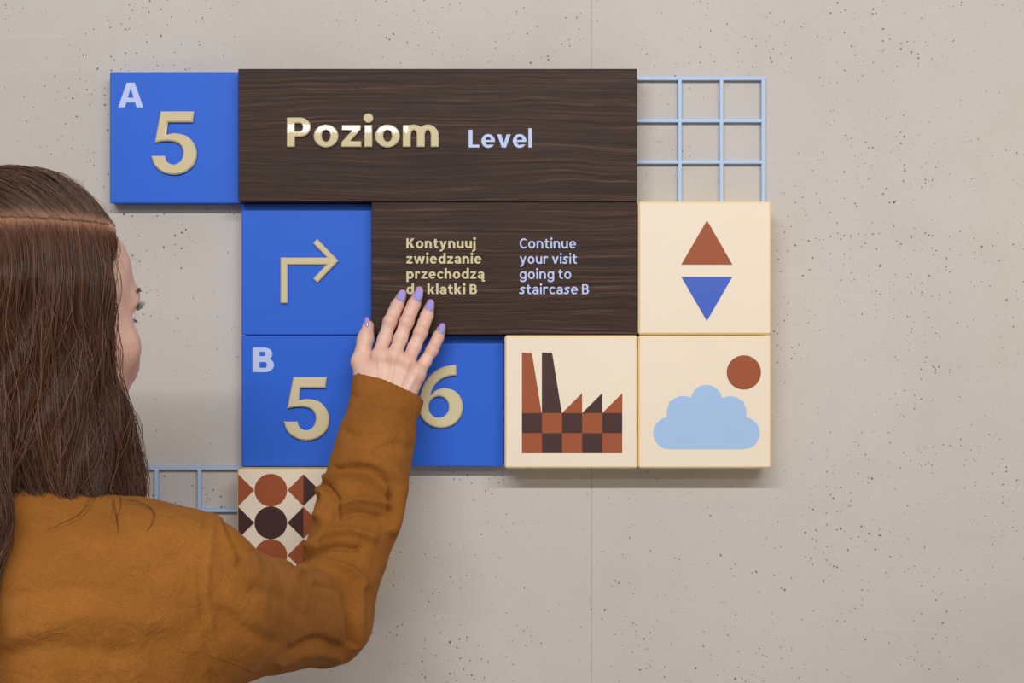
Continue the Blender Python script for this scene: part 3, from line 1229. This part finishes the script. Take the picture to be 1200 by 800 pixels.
SLEEVE_FOLDS = [   # frame polyline, depth (+ crease, - ridge), width px
    ([(394, 549), (412, 545), (434, 547), (450, 557), (457, 578), (458, 596)], .0060, 4.0),
    ([(386, 562), (408, 556), (434, 560), (449, 574)], -.0060, 7.0),
    ([(462, 552), (470, 568), (468, 592), (458, 620)], -.0050, 7.0),
    ([(372, 572), (384, 584), (376, 606)], -.0060, 7.0),
    ([(386, 572), (396, 590), (388, 612), (372, 634)], .0045, 4.0),
    ([(346, 661), (366, 648), (392, 640), (420, 642)], .0050, 4.0),
    ([(362, 640), (384, 626), (412, 622), (436, 630)], -.0045, 6.0),
    ([(352, 668), (380, 662), (408, 668), (426, 684)], -.0048, 6.5),
    ([(372, 684), (398, 690), (416, 708)], .0045, 4.5),
    ([(404, 700), (410, 726), (411, 752)], .0045, 4.5),
    ([(420, 690), (420, 722), (416, 756)], -.0040, 6.0),
    ([(395, 606), (420, 600), (446, 606)], .0035, 4.0),
    ([(398, 592), (424, 586), (452, 590)], -.0040, 5.0),
    ([(342, 760), (372, 748), (398, 758)], .0035, 5.0),
    ([(330, 778), (362, 764), (396, 770)], -.0030, 6.0),
    ([(412, 462), (438, 470), (470, 478), (490, 494)], .0012, 5.0),
    ([(404, 505), (424, 512), (446, 508)], .0020, 6.0),
    ([(440, 528), (462, 520), (482, 524)], .0022, 6.0),
    ([(300, 690), (330, 700), (352, 720)], .0022, 9.0),
    ([(262, 716), (290, 738), (322, 752)], .0022, 9.0),
    ([(264, 612), (272, 632), (284, 650)], .0030, 5.0),
    ([(256, 602), (262, 626), (272, 656)], -.0024, 6.0),
]
BACK_FOLDS = [
    ([(10, 702), (80, 690), (160, 696)], .0030, 12.0),
    ([(20, 742), (100, 722), (190, 730)], -.0030, 14.0),
    ([(0, 772), (60, 758), (150, 766)], .0028, 12.0),
    ([(228, 640), (190, 668), (140, 680)], .0024, 12.0),
    ([(216, 612), (180, 634), (120, 646)], -.0022, 14.0),
]
ARMHOLE = [(241, 596), (240, 622), (235, 660), (235, 700), (240, 745), (246, 775), (249, 802)]
SLEEVE_SEAM = [(245, 765), (270, 775), (295, 785), (318, 793)]


def jacket_sd(p):
    d = rbox(p, (-.452, -.475, -.350), (.190, .106, .200), .10)
    d = smin(d, rbox(p, (-.455, -.470, -.58), (.185, .108, .18), .10), .10)
    d = smin(d, rc(p, NB + np.array([-.03, -.035, -.044]), SH + np.array([-.016, -.012, .036]), .058, .056), .05)
    d = smin(d, rc(p, NB + np.array([.03, -.035, -.044]), LS, .058, .060), .05)
    d = smin(d, rc(p, LS, LE, .062, .050), .03)
    d = smin(d, rc(p, LE, LW, .050, .040), .02)
    d = smin(d, rc(p, SH, EL, .0675, .0460), .035)
    fa = smin(rc(p, EL, MID, .0460, .0460), rc(p, MID, MID + (CUFF - MID) * .5, .0460, .0440), .012)
    for c in (CA, CB):
        fa = smin(fa, rc(p, MID + (CUFF - MID) * .25, c + CAX * .05, .034, .0270), .018)
    d = smin(d, fa, .020)
    # open cuff: trimmed at an oblique plane, hollow inside
    cut = (p - CP) @ CN.astype(np.float32)
    far = (p[:, 1] < -.2) * 1.0
    d = np.maximum(d, cut - far)
    d = smax(d, -np.maximum(fa + .0065, -.05 - cut) + 0, .002)
    # neck opening and hem
    d = smax(d, -ellip(p, NB + np.array([.012, .035, .03]), (.085, .075, .085)), .008)
    d = np.maximum(d, -.735 - p[:, 2])
    d = np.maximum(d, -rbox(p, (-.455, -.470, -.70), (.160, .09, .06), .07))
    return d


def bbox_fold(q, pts, sg):
    a = np.array(pts)
    m = 3 * sg
    k = (q[:, 0] > a[:, 0].min() - m) & (q[:, 0] < a[:, 0].max() + m) & (q[:, 1] > a[:, 1].min() - m) & (q[:, 1] < a[:, 1].max() + m)
    out = np.zeros(len(q), np.float32)
    if k.any():
        out[k] = fold_field(q[k], pts, sg)
    return out


def fold_jacket(P):
    """push the cloth in and out along its folds and seams"""
    g, gn = grad(jacket_sd, P)
    nrm = g / np.maximum(gn, 1e-3)[:, None]
    q = proj(P)
    face = np.clip(.55 - 1.1 * nrm[:, 1], 0, 1)
    h = np.zeros(len(P), np.float32)
    arm = np.clip((P[:, 0] + .34) / .03, 0, 1)
    for pts, amp, sg in SLEEVE_FOLDS:
        h -= amp * 1.7 * bbox_fold(q, pts, sg * .88) * arm
    for pts, amp, sg in BACK_FOLDS:
        h -= amp * bbox_fold(q, pts, sg) * (P[:, 1] < -.48)
    sm = (P[:, 1] < -.40)
    h -= .0024 * bbox_fold(q, ARMHOLE, 2.4) * sm
    h += .0026 * bbox_fold(q, [(x + 7, y) for x, y in ARMHOLE], 6.0) * sm
    h = np.clip(h, -.0095, .0095) * face
    x, y, z = P.T
    h += .0008 * np.sin(x * 95 + 3 * np.sin(z * 40)) * np.sin(z * 70 + 2 * np.sin(x * 55 + y * 60))
    return P + nrm * h[:, None]


def linen_mat():
    m = new_mat('mustard_linen', lin(164, 104, 38), 0.85, 0.15)
    t = NT(m)
    t.b.inputs['Sheen Weight'].default_value = 0.12
    t.b.inputs['Sheen Roughness'].default_value = 0.5
    t.b.inputs['Sheen Tint'].default_value = lin(215, 160, 90)
    co = t.objco(geo=True)
    n1 = t.noise(co, 14, 4, 0.6)
    wx = t.noise(t.objco((1, 1, .12), geo=True), 2600, 2, 0.6)
    wz = t.noise(t.objco((.12, .12, 1), geo=True), 2600, 2, 0.6)
    tw = t.math('ADD', t.math('MULTIPLY', wx, .5), t.math('MULTIPLY', wz, .5))
    c = t.ramp(t.math('ADD', t.math('MULTIPLY', n1, .35), t.math('MULTIPLY', tw, .65)),
               [(0.34, lin(116, 71, 25)), (0.5, lin(138, 86, 33)), (0.66, lin(160, 104, 46))])
    t.l(c, t.b.inputs['Base Color'])
    slub = t.noise(t.objco((.3, .3, 1), geo=True), 160, 3, 0.6)
    wr = t.noise(co, 42, 4, 0.55, 1.2)
    b1 = t.bump(wr, 0.006, 0.45)
    b2 = t.bump(slub, 0.0010, 0.35, b1)
    t.l(t.bump(tw, 0.0006, 0.6, b2), t.b.inputs['Normal'])
    return m


M['linen'] = linen_mat()
P, Fq = surf_mesh(jacket_sd, (-.78, -.66, -.75), (-.085, -.03, -.06), .0026)
P = fold_jacket(P)
jacket = part('jacket', P, Fq, M['linen'])


def cast(f, pts, near=0.9, far=1.72):
    """the points of surface f seen at frame points"""
    pts = np.array(pts, float)
    o = np.array([0, -CAM_D, 0], np.float32)
    dr = np.stack([(pts[:, 0] - 600) / F_PX, np.ones(len(pts)), (400 - pts[:, 1]) / F_PX], 1).astype(np.float32)
    t = np.full(len(pts), near, np.float32)
    for _ in range(120):
        t = t + np.clip(f(o + dr * t[:, None]), -.01, .05) * 0.7
        t = np.minimum(t, far)
    return o + dr * t[:, None], t


def tube(path, r, sides=5, taper=False):
    path = np.asarray(path, float)
    n = len(path)
    tg = np.gradient(path, axis=0)
    tg /= np.linalg.norm(tg, axis=1)[:, None] + 1e-9
    ref = np.array([0.3, 1, 0.2])
    a = np.cross(tg, ref)
    a /= np.linalg.norm(a, axis=1)[:, None] + 1e-9
    b = np.cross(tg, a)
    V, Fc = [], []
    for i in range(n):
        rr = r * (1 - .8 * i / (n - 1)) if taper else r
        for k in range(sides):
            an = 2 * math.pi * k / sides
            V.append(path[i] + rr * (math.cos(an) * a[i] + math.sin(an) * b[i]))
    for i in range(n - 1):
        for k in range(sides):
            k2 = (k + 1) % sides
            Fc.append((i * sides + k, i * sides + k2, (i + 1) * sides + k2, (i + 1) * sides + k))
    return np.array(V), np.array(Fc)


for nm, pts in (('armhole_seam', ARMHOLE), ('sleeve_seam', SLEEVE_SEAM)):
    c = np.array(catmull(pts, 12))
    c = c[(c[:, 1] < 800)]
    S, tt = cast(jacket_sd, c)
    S = S[np.abs(jacket_sd(S)) < .002]
    S = fold_jacket(S)
    V, Fc = tube(S + np.array([0, .0002, 0]), .0007, 6)
    so = make_obj(nm, mesh_from(nm, V + UP, Fc), M['linen'], jacket)
# hem stitching that edges the cuff
ang = np.linspace(0, 2 * math.pi, 60)

# ---- trousers and shoes (below the frame, so that the person stands on the floor)
M['denim'] = paint_mat('dark_trousers', (48, 52, 62), 0.85, 0.03, 0.0006)
M['shoe'] = paint_mat('black_leather', (32, 29, 28), 0.4, 0.02)


def trousers_sd(p):
    d = rbox(p, (-.462, -.465, -.66), (.163, .103, .11), .09)
    for hp, s in ((HIPR, 1), (HIPL, -1)):
        kn = hp + np.array([0.01 * s, .02, -.36])
        an = hp + np.array([0.012 * s, -.02, -.71])
        d = smin(d, rc(p, hp, kn, .088, .064), .04)
        d = smin(d, rc(p, kn, an + np.array([0, 0, .02]), .064, .055), .02)
    return np.maximum(d, p[:, 2] - -.60)


P, Fq = surf_mesh(trousers_sd, (-.70, -.62, -1.44), (-.22, -.30, -.55), .009)
part('trousers', P, Fq, M['denim'])
for hp, s in ((HIPR, 1), (HIPL, -1)):
    an = hp + np.array([0.012 * s, -.02, -.71])

    def shoe_sd(p, an=an, s=s):
        d = rc(p, an + np.array([0, -.02, -.035]), an + np.array([.012 * s, .15, -.045]), .044, .036)
        return np.maximum(smax(d, -1.449 - p[:, 2], .006), p[:, 2] - (an[2] + .02))
    P, Fq = surf_mesh(shoe_sd, an + np.array([-.09, -.12, -.09]), an + np.array([.10, .24, .06]), .006)
    part('shoe', P, Fq, M['shoe'])


# ---- fingernails
def nail_mat():
    m = new_mat('nail_lacquer', lin(170, 160, 226), 0.12, 0.55)
    t = NT(m)
    at = t.n('ShaderNodeAttribute', attribute_name='along')
    t.l(t.ramp(at.outputs['Fac'], [(0.1, lin(148, 152, 222)), (0.5, lin(166, 152, 222)), (0.95, lin(190, 142, 212))]), t.b.inputs['Base Color'])
    t.b.inputs['Coat Weight'].default_value = 0.4
    return m


M['nail'] = nail_mat()


def nail(base_px, tip_px, w, yb, yt, nrm, curve=.0020):
    A, Bp = PX(*base_px, yb), PX(*tip_px, yt)
    ax = Bp - A
    L = np.linalg.norm(ax)
    ax /= L
    nrm = np.array(nrm, float)
    nrm -= ax * (nrm @ ax)
    nrm /= np.linalg.norm(nrm)
    sd = np.cross(ax, nrm)
    nu, nv = 9, 14
    V, al = [], []
    for side in (0, 1):
        for j in range(nv):
            v = j / (nv - 1)
            hw = w / 2 * min(1.0, (1 - (1 - min(v / .30, 1)) ** 2) ** .5 * 1.0 if v < .30 else 1.0)
            if v > .66:
                hw *= max(1 - ((v - .66) / .36) ** 2.6, .05) ** .45
            hw = max(hw, w * .08)
            for i in range(nu):
                u = i / (nu - 1) * 2 - 1
                p = A + ax * L * v + sd * hw * u + nrm * (-(curve) * (u * hw / (w / 2)) ** 2 + .0010 * math.sin(math.pi * v) - side * .0007)
                V.append(p)
                al.append(v)
    Fc = []
    N = nu * nv
    for j in range(nv - 1):
        for i in range(nu - 1):
            a = j * nu + i
            Fc.append((a, a + 1, a + nu + 1, a + nu))
            Fc.append((N + a, N + a + nu, N + a + nu + 1, N + a + 1))
    rim = [i for i in range(nu)] + [j * nu + nu - 1 for j in range(1, nv)] + [(nv - 1) * nu + i for i in range(nu - 2, -1, -1)] + [j * nu for j in range(nv - 2, 0, -1)]
    for a, b in zip(rim, rim[1:] + rim[:1]):
        Fc.append((b, a, N + a, N + b))
    me = mesh_from('fingernail', np.array(V) + UP, Fc)
    at = me.attributes.new('along', 'FLOAT', 'POINT')
    at.data.foreach_set('value', np.array(al, np.float32))
    o = make_obj('fingernail', me, M['nail'], person)
    return o


nails = [
    ((467.8, 352.0), (473.0, 339.5), .0098),
    ((488.0, 352.0), (492.4, 336.5), .0102),
    ((502.4, 364.0), (505.2, 350.5), .0094),
    ((515.6, 390.5), (519.2, 378.5), .0080),
]
for b, tp, w in nails:
    mid = (b[0] * .55 + tp[0] * .45, b[1] * .55 + tp[1] * .45)
    S, tt = cast(hand_sd, [b, mid])
    yb = S[0][1] - .0006
    slope = (S[1][1] - S[0][1]) / .45
    nail(b, tp, w, yb, yb + slope * .9, (0, -1, .12))
nail((426.6, 388.0), (428.6, 371.5), .0105, -.0600, -.0560, (-.80, -.58, .1))

# ---- eyes, brows and lashes
M['eye'] = new_mat('eye_white', lin(232, 226, 220), 0.15, 0.5)
M['iris'] = new_mat('iris_brown', lin(70, 46, 32), 0.15, 0.5)


def uv_sphere(c, r, nu=20, nv=14):
    V, Fc = [], []
    for j in range(nv + 1):
        th = math.pi * j / nv
        for i in range(nu):
            ph = 2 * math.pi * i / nu
            V.append((c[0] + r * math.sin(th) * math.cos(ph), c[1] + r * math.cos(th), c[2] + r * math.sin(th) * math.sin(ph)))
    for j in range(nv):
        for i in range(nu):
            Fc.append((j * nu + i, j * nu + (i + 1) % nu, (j + 1) * nu + (i + 1) % nu, (j + 1) * nu + i))
    return np.array(V), np.array(Fc)


for s in (-1, 1):
    V, Fc = uv_sphere((s * .031, .0770, .007), .0125)
    eye = part('eye', from_head(V), Fc, M['eye'])
    V, Fc = uv_sphere((s * .031, .0838, .007), .0064)
    ir = make_obj('iris', mesh_from('iris', from_head(V) + UP, Fc), M['iris'], eye)


def hair_mat():
    m = new_mat('brown_hair', lin(90, 58, 40), 0.42, 0.45)
    t = NT(m)
    at = t.n('ShaderNodeAttribute', attribute_name='tone')
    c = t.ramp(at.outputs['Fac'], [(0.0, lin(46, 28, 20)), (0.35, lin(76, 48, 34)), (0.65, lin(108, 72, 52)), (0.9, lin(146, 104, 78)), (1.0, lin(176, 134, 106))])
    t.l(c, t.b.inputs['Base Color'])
    t.b.inputs['Anisotropic'].default_value = 0.3
    return m


M['hair'] = hair_mat()
M['lash'] = new_mat('black_lashes', lin(24, 18, 16), 0.6, 0.2)


def strands_mesh(name, paths, radii, tones, parent, sides=3):
    """many hairs as thin tubes in one mesh; paths is (strands, points, 3)"""
    paths = np.asarray(paths, np.float32)
    ns, npt, _ = paths.shape
    tg = np.gradient(paths, axis=1)
    tg /= np.linalg.norm(tg, axis=2, keepdims=True) + 1e-9
    ref = np.array([0.32, .9, 0.28], np.float32)
    a = np.cross(tg, ref)
    a /= np.linalg.norm(a, axis=2, keepdims=True) + 1e-9
    b = np.cross(tg, a)
    ta = (np.linspace(0, 1, npt) ** 3)
    prof = (np.minimum(np.linspace(0, 1, npt) * 8 + .3, 1) * (1 - .85 * ta))[None, :, None]
    V = []
    for k in range(sides):
        an = 2 * math.pi * k / sides
        V.append(paths + np.asarray(radii)[:, None, None] * prof * (math.cos(an) * a + math.sin(an) * b))
    V = np.stack(V, 2).reshape(-1, 3)
    idx = np.arange(ns * npt * sides).reshape(ns, npt, sides)
    q = []
    for k in range(sides):
        k2 = (k + 1) % sides
        q.append(np.stack([idx[:, :-1, k], idx[:, :-1, k2], idx[:, 1:, k2], idx[:, 1:, k]], -1).reshape(-1, 4))
    me = mesh_from(name, V + UP, np.concatenate(q))
    at = me.attributes.new('tone', 'FLOAT', 'POINT')
    tones = np.asarray(tones, np.float32)
    tones = tones if tones.ndim == 2 else np.repeat(tones[:, None], npt, 1)
    tv = np.repeat(tones.ravel(), sides)
    at.data.foreach_set('value', tv)
    o = make_obj(name, me, M['hair'], parent)
    return o


for s in (-1, 1):
    paths = []
    for i in range(22):
        u = i / 21
        base = np.array([s * (.018 + .028 * u), .0905 - .010 * u ** 2, .0115 + .0035 * math.sin(u * math.pi)])
        L = .0085 + .002 * u
        pp = [base + np.array([s * .25 * L * t_ * u, L * t_, L * .75 * t_ ** 2]) for t_ in np.linspace(0, 1, 6)]
        paths.append(pp)
    for i in range(14):
        u = i / 13
        base = np.array([s * (.020 + .024 * u), .0875 - .009 * u ** 2, .0035 - .001 * math.sin(u * math.pi)])
        L = .006
        pp = [base + np.array([s * .2 * L * t_ * u, L * t_, -L * .5 * t_ ** 2]) for t_ in np.linspace(0, 1, 6)]
        paths.append(pp)
    o = strands_mesh('eyelashes', from_head(np.array(paths).reshape(-1, 3)).reshape(-1, 6, 3), np.full(36, .00026), np.zeros(36), person)
    o.data.materials[0] = M['lash']
    o['kind'] = 'stuff'
    paths = []
    for i in range(90):
        u = random.random()
        base = np.array([[s * (.014 + .036 * u), .10 - .020 * u ** 2, .027 + .006 * math.sin(u * 2.6) + random.uniform(-.002, .002)]])
        w = from_head(base)
        for _ in range(8):
            f = lambda p: head_sd(to_head(p))
            g, gn = grad(f, w)
            w = w - g * f(w)[:, None]
        bq = to_head(w)[0]
        pp = [bq + np.array([s * .006 * t_, .0001 - .002 * t_ * u, .003 * t_ * (1 - u * 1.4)]) for t_ in np.linspace(0, 1, 5)]
        paths.append(pp)
    o = strands_mesh('eyebrow', from_head(np.array(paths).reshape(-1, 3)).reshape(-1, 5, 3), np.full(90, .00034), np.full(90, .12), person)
    o['kind'] = 'stuff'


# ---- hair: a dense mass with strands that run over it
class Grid:
    """a sampled implicit form with quick look-up of value and gradient"""
    def __init__(s, f, lo, hi, h):
        s.lo, s.h = np.array(lo, np.float32), h
        n = np.ceil((np.array(hi) - s.lo) / h).astype(int) + 1
        g = np.stack(np.meshgrid(*[np.arange(k) for k in n], indexing='ij'), -1).reshape(-1, 3)
        v = np.concatenate([f((s.lo + g[i:i + 200000] * h).astype(np.float32)) for i in range(0, len(g), 200000)])
        s.V = v.reshape(tuple(n)).astype(np.float32)
        s.n = n

    def val(s, p):
        q = (p - s.lo) / s.h
        q = np.clip(q, 0, s.n - 1.001)
        i = q.astype(int)
        f = q - i
        out = 0
        for a in (0, 1):
            for b in (0, 1):
                for c in (0, 1):
                    w = (f[:, 0] if a else 1 - f[:, 0]) * (f[:, 1] if b else 1 - f[:, 1]) * (f[:, 2] if c else 1 - f[:, 2])
                    out = out + w * s.V[i[:, 0] + a, i[:, 1] + b, i[:, 2] + c]
        return out

    def grad(s, p):
        return grad(s.val, p, s.h * .5)


def hair_sd(p):
    q = to_head(p)
    d = ellip(q, (0, -.014, .036), (.092, .108, .102))
    # long hair falling round the neck
    z = q[:, 2]
    tt = np.clip((.04 - z) / .20, 0, 1)
    low = np.clip((-.05 - z) / .10, 0, 1)
    rx = .092 + .009 * tt + .004 * low
    ry = .104 - .008 * tt
    cy = -.014 + .010 * tt
    cx = .004 * tt + .003 * low
    k = np.sqrt(((q[:, 0] - cx) / rx) ** 2 + ((q[:, 1] - cy) / ry) ** 2)
    cyl = (k - 1) * .095
    cyl = np.maximum(cyl, z - .04)
    cyl = np.maximum(cyl, -.200 - z)
    d = smin(d, cyl, .012)
    # the face stays free
    yc = .022 + np.clip(z - .050, 0, .03) * .9 + np.maximum(z - .08, 0) * 1.6 + .65 * np.clip(-.050 - z, 0, .045)
    d = smax(d, q[:, 1] - yc, .016)
    # locks: shallow waves across the fall
    an = np.arctan2(q[:, 0], -(q[:, 1] + .01))
    d = d + .0024 * np.sin(an * 21 + 4 * np.sin(z * 19 + an * 3)) * np.clip((.09 - z) / .08, 0, 1)
    d = d + .0016 * np.sin(an * 47 + 5 * np.sin(z * 33 + an * 5)) * np.clip((.05 - z) / .08, 0, 1)
    # the parting is a shallow furrow
    zp = .091 - .10 * np.maximum(q[:, 1] - .03, 0)
    d = d + .0006 * np.exp(-((z - zp) / .004) ** 2) * (q[:, 0] > .02)
    # the lock lying on the back
    lock = rc(p, (-.505, -.510, -.03), (-.455, -.590, -.15), .048, .034)
    lock = smin(lock, rc(p, (-.455, -.590, -.15), (-.432, -.603, -.245), .034, .008), .02)
    d = smin(d, lock, .03)
    return d


GH = Grid(hair_sd, (-.66, -.68, -.30), (-.25, -.24, .20), .004)
GJ = Grid(jacket_sd, (-.66, -.68, -.30), (-.25, -.24, .0), .005)
P, Fq = surf_mesh(lambda p: hair_sd(p) + .0045, (-.65, -.66, -.27), (-.26, -.25, .19), .0045)
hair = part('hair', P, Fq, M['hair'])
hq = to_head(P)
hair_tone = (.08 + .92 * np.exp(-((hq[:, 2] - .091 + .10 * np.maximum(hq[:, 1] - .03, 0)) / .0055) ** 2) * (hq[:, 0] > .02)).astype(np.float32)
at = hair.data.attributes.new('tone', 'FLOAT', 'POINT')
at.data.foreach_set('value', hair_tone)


def part_side(q):
    """positive below the side parting (falls to the right), negative above it (combed over the crown)"""
    zpart = .091 - .10 * np.maximum(q[:, 1] - .03, 0)
    return np.where(q[:, 0] > .015, zpart - q[:, 2], np.where(q[:, 1] < -.085, .06 - q[:, 2], -1.0))


def grow(n):
    r = []
    tot = 0
    while tot < n:
        c = np.stack([rng.uniform(-.12, .13, n), rng.uniform(-.14, .11, n), rng.uniform(-.14, .15, n)], 1).astype(np.float32)
        w = from_head(c)
        w = w[np.abs(GH.val(w)) < .012]
        for _ in range(2):
            g, gn = GH.grad(w)
            w = w - g * GH.val(w)[:, None]
        q = to_head(w)
        ok = (q[:, 2] > -.12) & (np.abs(GH.val(w)) < .003)
        ok &= rng.random(len(w)) < np.where(q[:, 2] > .0, 1.0, .5)
        r.append(w[ok])
        tot += ok.sum()
    w = np.concatenate(r)[:n]
    npart = n // 5
    y = rng.uniform(-.11, .065, npart)
    ps = np.stack([np.full(npart, .07), y, .091 - .10 * np.maximum(y - .03, 0) + rng.normal(0, .0022, npart)], 1)
    wp = from_head(ps)
    for _ in range(5):
        g, gn = GH.grad(wp)
        g[:, 2] *= .15
        wp = wp - g * GH.val(wp)[:, None]
    w = np.concatenate([w, wp]).astype(np.float32)
    isp = np.arange(len(w)) >= n
    n = len(w)
    q = to_head(w)
    side = np.where(part_side(q) > 0, 1.0, -1.0)
    off = rng.gamma(1.6, .0011, n) - .0012
    fly = rng.random(n) < .05
    off = np.where(fly, rng.uniform(.003, .008, n), off)
    steps = 34
    length = rng.uniform(.7, 1.0, n)
    length = np.where(rng.random(n) < .25, rng.uniform(.25, .7, n), length)
    stepl = (.0112 * length).astype(np.float32)
    ph = rng.uniform(0, 6.28, n)
    clump = 5.0 * np.sin(q[:, 0] * 70 + q[:, 1] * 90) + rng.normal(0, .5, n)
    amp = np.where(fly, .45, .12) * rng.uniform(.4, 1.6, n)
    path = [w.copy()]
    p = w.copy()
    stuck = np.zeros(n, bool)
    for i in range(steps - 1):
        q = to_head(p)
        dx = side * (q[:, 2] - .03)
        dz = -side * q[:, 0]
        dy = np.where(side > 0, -.012 - .30 * np.clip(q[:, 1], 0, .1), -.050)
        v = np.stack([dx, dy, dz], 1)
        v /= np.linalg.norm(v, axis=1, keepdims=True) + 1e-6
        low = np.clip((.055 - q[:, 2]) / .07, 0, 1)[:, None]
        lo2 = np.clip((-.03 - q[:, 2]) / .12, 0, 1)
        fall = np.stack([amp * np.sin(clump + 38 * q[:, 2]) + .16 * lo2 + .55 * np.clip((-.115 - q[:, 2]) / .04, 0, 1), amp * np.cos(clump * 1.3 + 31 * q[:, 2]) + .30 * lo2 * np.sin(clump * .4), -np.ones(n)], 1)
        v = v * (1 - low) + fall * low
        v /= np.linalg.norm(v, axis=1, keepdims=True)
        vw = v @ HB.T
        g, gn = GH.grad(p)
        gu = g / np.maximum(gn, .3)[:, None]
        vw = vw - gu * (vw * gu).sum(1, keepdims=True) * .9
        vw /= np.linalg.norm(vw, axis=1, keepdims=True) + 1e-6
        p = p + vw * stepl[:, None]
        start = np.where(isp, -.0006, -.002)
        ease = min(1, i / 5)
        target = off * ease + start * (1 - ease)
        p = p - gu * np.clip(GH.val(p) - target, -.006, .006)[:, None]
        jd = GJ.val(p)
        stuck |= (jd < .0035) & (p[:, 0] > -.455) & (rng.random(n) < .45)
        p[stuck] = path[-1][stuck] + vw[stuck] * .0004
        hit = (jd < .0015) & ~stuck
        if hit.any():
            gj, gjn = GJ.grad(p[hit])
            p[hit] = p[hit] + gj * np.clip(.0015 - jd[hit], 0, .004)[:, None]
        path.append(p.copy())
    return np.stack(path, 1).astype(np.float32), isp, fly


paths, isp, fly = grow(13000)
nS, nP = paths.shape[:2]
# neighbouring hairs share a tone, so locks read as lighter and darker
r0 = to_head(paths[:, 6])
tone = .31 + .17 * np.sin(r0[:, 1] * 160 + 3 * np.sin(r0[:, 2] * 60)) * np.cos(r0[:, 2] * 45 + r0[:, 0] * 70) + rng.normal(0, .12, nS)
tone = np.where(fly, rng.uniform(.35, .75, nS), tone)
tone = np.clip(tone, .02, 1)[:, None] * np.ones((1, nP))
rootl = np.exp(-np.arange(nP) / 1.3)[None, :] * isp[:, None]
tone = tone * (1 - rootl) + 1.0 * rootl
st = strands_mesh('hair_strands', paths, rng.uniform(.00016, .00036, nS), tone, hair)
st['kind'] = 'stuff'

# loose wisps over the shoulder
wisps = [
    [(146, 588), (164, 590), (178, 596), (183, 606), (176, 622), (160, 636)],
    [(120, 566), (134, 586), (140, 604), (142, 622), (140, 636)],
    [(128, 565), (138, 582), (138, 596), (132, 612)],
    [(110, 580), (96, 600), (76, 612), (52, 622)],
]
wp = []
un = lambda p: np.minimum(jacket_sd(p), hair_sd(p))
for wv in wisps:
    for j in range(3):
        dx, dy = random.uniform(-5, 5), random.uniform(-3, 3)
        c = np.array([(x + dx + random.uniform(-1, 1), y + dy + random.uniform(-1, 1)) for x, y in wv])
        c = np.array(catmull(c, 8))
        c = c[np.linspace(0, len(c) - 1, 34).astype(int)]
        S, tt = cast(un, c)
        S[:, 1] = np.convolve(np.pad(S[:, 1], 3, 'edge'), np.ones(7) / 7, 'valid')
        wp.append(S + np.array([0, -.0016, 0]))
st2 = strands_mesh('hair_wisps', np.array(wp), rng.uniform(.00012, .00020, len(wp)), np.full((len(wp), 34), .40), hair)
st2['kind'] = 'stuff'
